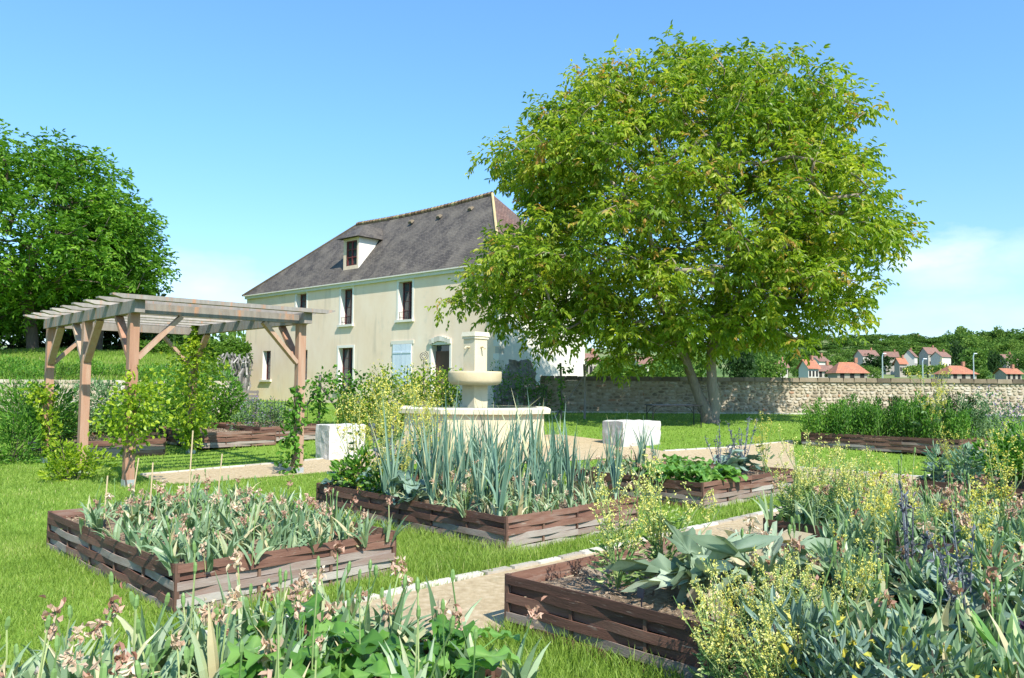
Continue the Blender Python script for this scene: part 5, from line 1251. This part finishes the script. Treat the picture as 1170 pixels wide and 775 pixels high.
# blob trees for hedges and distance
def far_tree_mesh(seed, n=520, lobes=9, s=.16, tall=1.):
    g_ = np.random.default_rng(seed+900); C = np.stack([g_.normal(0, .22, lobes), g_.normal(0, .22, lobes), g_.uniform(.4, .85, lobes)*tall], 1)
    rl = g_.uniform(.18, .32, lobes); w_ = g_.integers(0, lobes, n); d = g_.normal(size=(n, 3)); d /= np.linalg.norm(d, axis=1)[:, None]
    P = C[w_]+d*(rl[w_]*g_.uniform(.6, 1.03, n))[:, None]
    mb = MB(); L = s*g_.uniform(.5, 1.2, n); mb.leaves(P-d*L[:, None]*.3, d+g_.normal(size=(n, 3))*.8, L, L*.8, .15, np.clip(g_.random(n)*.5+.35*g_.random(lobes)[w_]+.1, 0, 1))
    cr = mb.mesh('crown', M['far_tree']); t = MB(); t.tube([(0, 0, -.05), (.01, 0, .25), (0, .01, .6)], [.04, .03, .015], 6); return cr, t.mesh('trunk', M['bark_dark'])
FT = multi(8, lambda i: far_tree_mesh(i, 900, 10, .1)); FTC = multi(3, lambda i: far_tree_mesh(i+30, 800, 12, .09, 1.7))
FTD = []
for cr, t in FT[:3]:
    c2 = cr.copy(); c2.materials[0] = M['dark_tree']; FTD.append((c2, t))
def ftree(px, pybase, Y, hpx, wpx, label, group=None, protos=FT, name='deciduous_tree', z=None):
    p = atY(px, pybase, Y); zz = (float(gz(p[0], Y)) if z is None else z); h = hpx/FL*Y; w_ = wpx/FL*Y; cr, t = random.choice(protos)
    zbase = min(zz, p[2])-.2; root = tag(empty(name, (p[0], Y, zbase), random.uniform(0, 6.28)), label, 'tree', group); hh = (p[2]-zbase)+h
    root.scale = (w_/1.05, w_/1.05, hh/1.05)
    link('crown', cr, root); link('trunk', t, root)
    return root
# hedge behind pergola
def hedge(px0, px1, Y, pyt, pyb, label, n, mat, seed, thick=1.6, L=.2):
    g_ = np.random.default_rng(seed); a = atY(px0, pyt, Y); b = atY(px1, pyt, Y); z0 = atY(px0, pyb, Y)[2]; h = a[2]-z0
    root = tag(empty('hedge', (a[0], Y, z0)), label, 'hedge'); x = g_.random(n)*(b[0]-a[0]); top = h*(.92+.12*np.sin(x*1.1+seed)+.06*np.sin(x*3.7))
    f = MB(); yy_ = g_.uniform(-1, 1, n)*thick/2; zz_ = g_.random(n)**.6*top
    f.leaves(np.stack([x, yy_, zz_], 1), g_.normal(size=(n, 3))+(0, -.4, .5), L*g_.uniform(.6, 1.2, n), L*.6, .2, g_.random(n)*.7+.3*np.sin(x*2.+zz_)**2*.6); f.build('foliage', M[mat], root)
    s_ = MB()
    for k in range(int(abs(b[0]-a[0])*2)): xx = g_.random()*(b[0]-a[0]); s_.tube([(xx, 0, -.2), (xx+.1, 0, h*.7)], .04, 4)
    s_.build('stems', M['bark_dark'], root)
hedge(160, 280, 44., 392, 416, 'trimmed bright green hedge behind the pergola beside the house', 9000, 'hedge', 2, 2.2, .2)
hedge(232, 282, 40., 388, 440, 'taller green hedge right against the house corner', 5000, 'hedge', 3, 1.6, .18)
for j, (px, w_, h_) in enumerate([(175, 60, 40), (215, 70, 34), (262, 50, 26)]):
    ftree(px, 396, 70., h_, w_, ['pale distant tree above the hedge, left of three', 'pale distant tree above the hedge, middle of three', 'pale distant tree above the hedge nearest the house'][j])
# trees directly behind the garden wall
for j, (px, Y, h_, w_, lb) in enumerate([(690, 48, 26, 60, 'bright green tree behind the wall left of the walnut trunk'), (730, 46, 22, 70, 'low yellow-green tree behind the wall, nearest left of the walnut trunk'), (770, 50, 28, 55, 'yellow-green tree top just left of the forked trunk'), (848, 60, 46, 40, 'dark blue-green tree right of the walnut trunk'), (880, 65, 30, 36, 'green tree behind the wall under the walnut branches'), (795, 56, 34, 36, 'green tree seen through the walnut fork'), (660, 52, 12, 26, 'little green tree at the end of the house')]):
    ftree(px, 434, Y, h_, w_, lb, protos=FTD if j == 3 else FT)

# ------------------------------------------------------------------ village
def vhouse(px, Y, wpx, yb, yeave, yridge, rz, roofm, var, label, deep=.8, chim=1, gable=True, wins=3):
    p = atY(px, yb, Y); g_ = float(gz(p[0], Y)); w_ = wpx*.84/FL*Y; ze = atY(px, yeave, Y)[2]; zr = atY(px, yridge, Y)[2]; z0 = min(g_, p[2])-.5; dd = w_*deep
    root = tag(empty('village_house', (p[0], Y, z0), rz), label, 'house', None)
    he = ze-z0; hr = zr-z0; x, y = w_/2, dd/2
    m = MB(); m.add([(-x, -y, 0), (x, -y, 0), (x, y, 0), (-x, y, 0), (-x, -y, he), (x, -y, he), (x, y, he), (-x, y, he)], [(0, 1, 5, 4), (1, 2, 6, 5), (2, 3, 7, 6), (3, 0, 4, 7)], var)
    if gable: m.add([(-x, -y, he), (-x, y, he), (-x, 0, hr-.05), (x, -y, he), (x, y, he), (x, 0, hr-.05)], [(0, 2, 1), (3, 4, 5)], var)
    m.build('wall', M['village_wall'], root)
    o = .4; ins = 0 if gable else x*.6
    A = [(-x-o, -y-o, he-.12), (x+o, -y-o, he-.12), (x+o-ins, 0, hr), (-x-o+ins, 0, hr)]; B = [(x+o, y+o, he-.12), (-x-o, y+o, he-.12), (-x-o+ins, 0, hr), (x+o-ins, 0, hr)]
    ps = [A, B]+([] if gable else [[(x+o, -y-o, he-.12), (x+o, y+o, he-.12), (x+o-ins, 0, hr)], [(-x-o, y+o, he-.12), (-x-o, -y-o, he-.12), (-x-o+ins, 0, hr)]])
    rf_ = roof_mesh(ps, [0]*len(ps), [M[roofm]], 'roof', root)
    for k in range(chim):
        c = MB(); c.box((x*(.6 if k == 0 else -.5), 0, hr+.35), (.5, .5, .9), 0, .5); c.build('chimney', M['brick'], rf_)
    for k in range(wins):
        wn = MB(); xx = -x+w_*(k+.5)/wins; wn.box((xx, -y-.02, he*.55+.4), (w_*.08+.3, .06, 1.1)); wn.build('window', M['dark_room'], root)
    wn = MB(); wn.box((x+.02, 0, he*.6), (.06, .9, 1.2)); wn.build('window', M['dark_room'], root)
vh = [
 (924, 150, 20, 432, 421, 411, .5, 'roof_orange', .95, 'white house with orange roof nearest the walnut tree'),
 (940, 165, 22, 432, 424, 417, .1, 'roof_redbrown', .6, 'low red-roofed shed right of the white house'),
 (968, 140, 40, 432, 426, 414, .0, 'roof_orange', .2, 'wide grey-fronted house with low orange hip roof'),
 (935, 200, 22, 420, 413, 407, .6, 'roof_redbrown', 1., 'small bright white house above the first orange roof'),
 (990, 280, 24, 412, 407, 400, .2, 'roof_redbrown', .7, 'brown-roofed house in the upper row, left end'),
 (1018, 300, 16, 413, 408, 402, -.2, 'roof_redbrown', .6, 'dull red-roofed house behind the round tree'),
 (1040, 290, 18, 415, 408, 400, .9, 'roof_redbrown', 1., 'white gabled house in the middle of the upper row'),
 (1062, 300, 20, 412, 405, 397, .3, 'roof_redbrown', .6, 'tall brown-roofed house in the middle of the upper row'),
 (1075, 275, 20, 416, 408, 402, .5, 'roof_redbrown', .95, 'white-sided house at the right end of the upper row'),
 (1029, 220, 12, 422, 416, 409, .3, 'roof_orange', .5, 'small orange-roofed house half hidden by trees'),
 (1092, 150, 38, 432, 427, 418, .15, 'roof_orange', .4, 'bright orange hip-roofed house right behind the wall'),
 (1152, 160, 24, 432, 427, 421, .2, 'roof_orange', .5, 'orange-roofed house near the right edge'),
 (1150, 250, 20, 418, 411, 405, .3, 'roof_redbrown', .4, 'brown house among trees at the far right'),
 (672, 120, 20, 432, 412, 404, .4, 'roof_redbrown', .5, 'red roof visible just right of the farmhouse end wall'),
 (735, 140, 20, 430, 416, 408, .3, 'roof_redbrown', .9, 'red-roofed house under the left branches of the walnut'),
 (890, 180, 18, 430, 420, 412, .3, 'roof_redbrown', .8, 'roof glimpsed under the right walnut branches'),
 (1046, 640, 12, 392, 386, 382, .3, 'roof_redbrown', .9, 'lone house high on the hill crest')]
for q in vh: vhouse(*q[:9], q[9], gable=(q[0] not in (968, 1092)))
# village trees
vt_ = [(1006, 230, 26, 36, 'rounded dark tree between the village houses, left of the lamp'), (1060, 210, 14, 30, 'low bush-like tree below the upper row of houses'), (1112, 200, 34, 38, 'large pale green tree right of the upper row of houses'), (1138, 190, 30, 16, 'narrow dark tree near the right edge'), (985, 180, 14, 22, 'small tree beside the wide grey-fronted house'), (1125, 150, 12, 22, 'small tree right of the bright orange roof'), (900, 220, 24, 34, 'green tree under the right walnut branches'), (955, 240, 24, 26, 'green tree behind the white house'), (1096, 250, 42, 24, 'tall dark tree behind the white-sided house'), (1164, 210, 30, 22, 'tree at the right edge of the photo'), (953, 145, 9, 18, 'small bush between the white house and the wide hip-roofed one'), (912, 160, 14, 18, 'small tree left of the nearest orange roof'), (1000, 150, 12, 16, 'small bush at the right end of the wide grey-fronted house'), (1075, 165, 14, 18, 'small tree left of the bright orange roof'), (1050, 255, 12, 20, 'dark tree between the white gables of the upper row'), (1135, 240, 26, 24, 'rounded tree behind the narrow dark tree'), (975, 300, 20, 24, 'dark tree left of the upper row of houses'), (1040, 190, 12, 22, 'small tree in front of the middle houses'), (860, 200, 26, 36, 'tree seen through the lower right walnut leaves')]
for px, Y, h_, w_, lb in vt_: ftree(px, 430, Y, h_, w_, lb, 'trees between the village houses', FTD if ('dark' in lb) else FT)
# wooded slope: individual trees in rows, nearest first
rr = random.Random(5)
skyl = [(840, 398), (905, 393), (940, 388), (975, 386), (1000, 385), (1030, 381), (1055, 384), (1085, 380), (1092, 372), (1110, 371), (1125, 376), (1150, 375), (1170, 376), (1260, 374)]
sx_, sy_ = zip(*skyl)
for row, (Yr, dyr) in enumerate([(620, 2), (560, 7), (500, 13), (430, 19), (360, 26)]):
    px = 840
    while px < 1200:
        top = np.interp(px, sx_, sy_)+dyr+rr.uniform(-3, 3); Yr_ = Yr; Yr = Yr_*rr.uniform(.93, 1.06)
        if row == 0 and 945 < px < 985 and rr.random() < .8: px += 12; Yr = Yr_; continue
        if row > 0 or px > 960:
            gp = float(gz(atY(px, 400, Yr)[0], Yr)); pb = 387.5+(px-585)*.0075+53.5-(gp-1.7)/Yr*FL; hpx = min(max(10., pb-top), 24)
            ftree(px, pb, Yr, hpx*rr.uniform(.8, 1.25), rr.uniform(16, 34), 'rounded green tree in the wood on the hillside above the village', 'hillside wood trees', name='deciduous_tree')
        px += rr.uniform(6, 16); Yr = Yr_
for px, lb in ((665, 'a'), (700, 'b'), (740, 'c'), (780, 'd')):
    ftree(px, 430, 300, 24, 44, 'green hillside tree seen below the walnut crown at left', 'hillside trees under the walnut crown')
# street lamps
for px, pyt, Y, lb in ((1008, 404, 110, 'left street lamp above the garden wall, in front of the round tree'), (1054, 410, 100, 'middle street lamp above the garden wall'), (1112, 404, 115, 'right street lamp beside the pale green tree')):
    p = atY(px, pyt, Y); g_ = float(gz(p[0], Y)); r_ = tag(empty('street_lamp', (p[0], Y, g_)), lb, 'street lamp', 'village street lamps'); m = MB(); h = p[2]-g_
    m.tube([(0, 0, 0), (0, 0, h*.9), (.15, 0, h)], [.09, .07, .05], 6); m.build('pole', M['metal_grey'], r_)
    m = MB(); m.box((.3, 0, h), (.5, .2, .1), 0, .5, taper=.8); m.build('lamp_head', M['metal_grey'], r_)

# ------------------------------------------------------------------ grass
def grass():
    mb = MB()
    def blades(n, ylo, yhi, hl, wl, edge=False):
        yy_ = np.sqrt(RNG.uniform(ylo**2, yhi**2, n)); xx = RNG.uniform(-.72, .72, n)*yy_
        P = np.stack([xx, yy_], 1); keep = np.ones(n, bool); uu = P@Uv; vv = P@Vv; dist = np.full(n, 9.)
        for k, (u0, u1, v0, v1, z0) in BEDS.items():
            keep &= ~((uu > u0-.02) & (uu < u1+.02) & (vv > v0-.02) & (vv < v1+.02))
            du = np.maximum(np.maximum(u0-uu, uu-u1), 0); dv = np.maximum(np.maximum(v0-vv, vv-v1), 0); dist = np.minimum(dist, np.hypot(du, dv))
        for q in (pA, pB, pC): keep &= ~inpoly(P, q)
        keep &= ~((uu < 3.98) & (uu > 3.0) & (vv > 6.15) & (vv < 7.4) & (RNG.random(n) < .0))
        keep &= (yy_ < 33.1)
        P = P[keep]; dist = dist[keep]; n = len(P); z = gz(P[:, 0], P[:, 1])
        tall = np.clip(1-dist/.3, 0, 1)*(RNG.random(n) < .75)
        clump = .5+.5*np.sin(P[:, 0]*5.1+np.sin(P[:, 1]*3.3)*2)*np.cos(P[:, 1]*4.7)
        gap = ((P@Uv > .5) & (P@Uv < 4.0) & (P@Vv > 2.6) & (P@Vv < 3.95)) | ((P@Uv > 5.4) & (P@Uv < 9.2) & (P@Vv > 4.3) & (P@Vv < 5.6))
        h = hl*RNG.uniform(.55, 1.25, n)*(1+1.3*tall*(.2+clump)+.9*gap+1.2*((P@Uv > 5.33) & (P@Uv < 5.6) & (P@Vv < 12))*clump)
        a = RNG.uniform(0, 2*PI, n); ln = RNG.uniform(.15, .75, n)*h; w_ = wl*RNG.uniform(.7, 1.3, n); b = RNG.uniform(0, 2*PI, n)
        B0 = np.stack([P[:, 0], P[:, 1], z-.005], 1); sv = np.stack([np.cos(b), np.sin(b), 0*b], 1)*w_[:, None]/2; lv = np.stack([np.cos(a), np.sin(a), 0*a], 1)*ln[:, None]
        up = np.array([0, 0, 1.])*h[:, None]
        V = np.stack([B0-sv, B0+sv, B0+lv*.35+up*.6+sv*.75, B0+lv*.35+up*.6-sv*.75, B0+lv+up*.97], 1).reshape(-1, 3)
        i = np.arange(n)[:, None]*5; var = np.clip(RNG.random(n)*.5+.15+.2*clump+np.where(RNG.random(n) < .03, .5, 0), 0, 1)
        mb.add(V, i+np.array([[0, 1, 2, 3]]), np.repeat(var, 5)); mb.f.append((i+np.array([[3, 2, 4]])+mb.n-len(V), 0))
    blades(170000, 4.0, 9, .055, .006); blades(150000, 9, 16, .055, .010); blades(110000, 16, 33, .05, .02)
    # taller meadow strips between the near beds
    tag(mb.build('grass', M['grass']), 'short bright green lawn grass, longer along the raised beds', 'grass', None, 'stuff')
    m2 = MB(); n = 60000; yy_ = RNG.uniform(29.8, 58, n); xx = np.array([bx(q) for q in yy_])-RNG.random(n)**1.0*24
    z = bankz(xx, yy_)+.10*np.sin(xx*.9)*np.cos(yy_*.7); P = np.stack([xx, yy_, z], 1)
    m2.leaves(P, RNG.normal(size=(n, 3))*.35+(0, 0, 1), RNG.uniform(.1, .26, n), .03, .1, RNG.random(n)*.9)
    tag(m2.build('meadow_grass', M['meadow']), 'long meadow grass on the bank behind the pergola', 'grass', None, 'stuff')
grass()
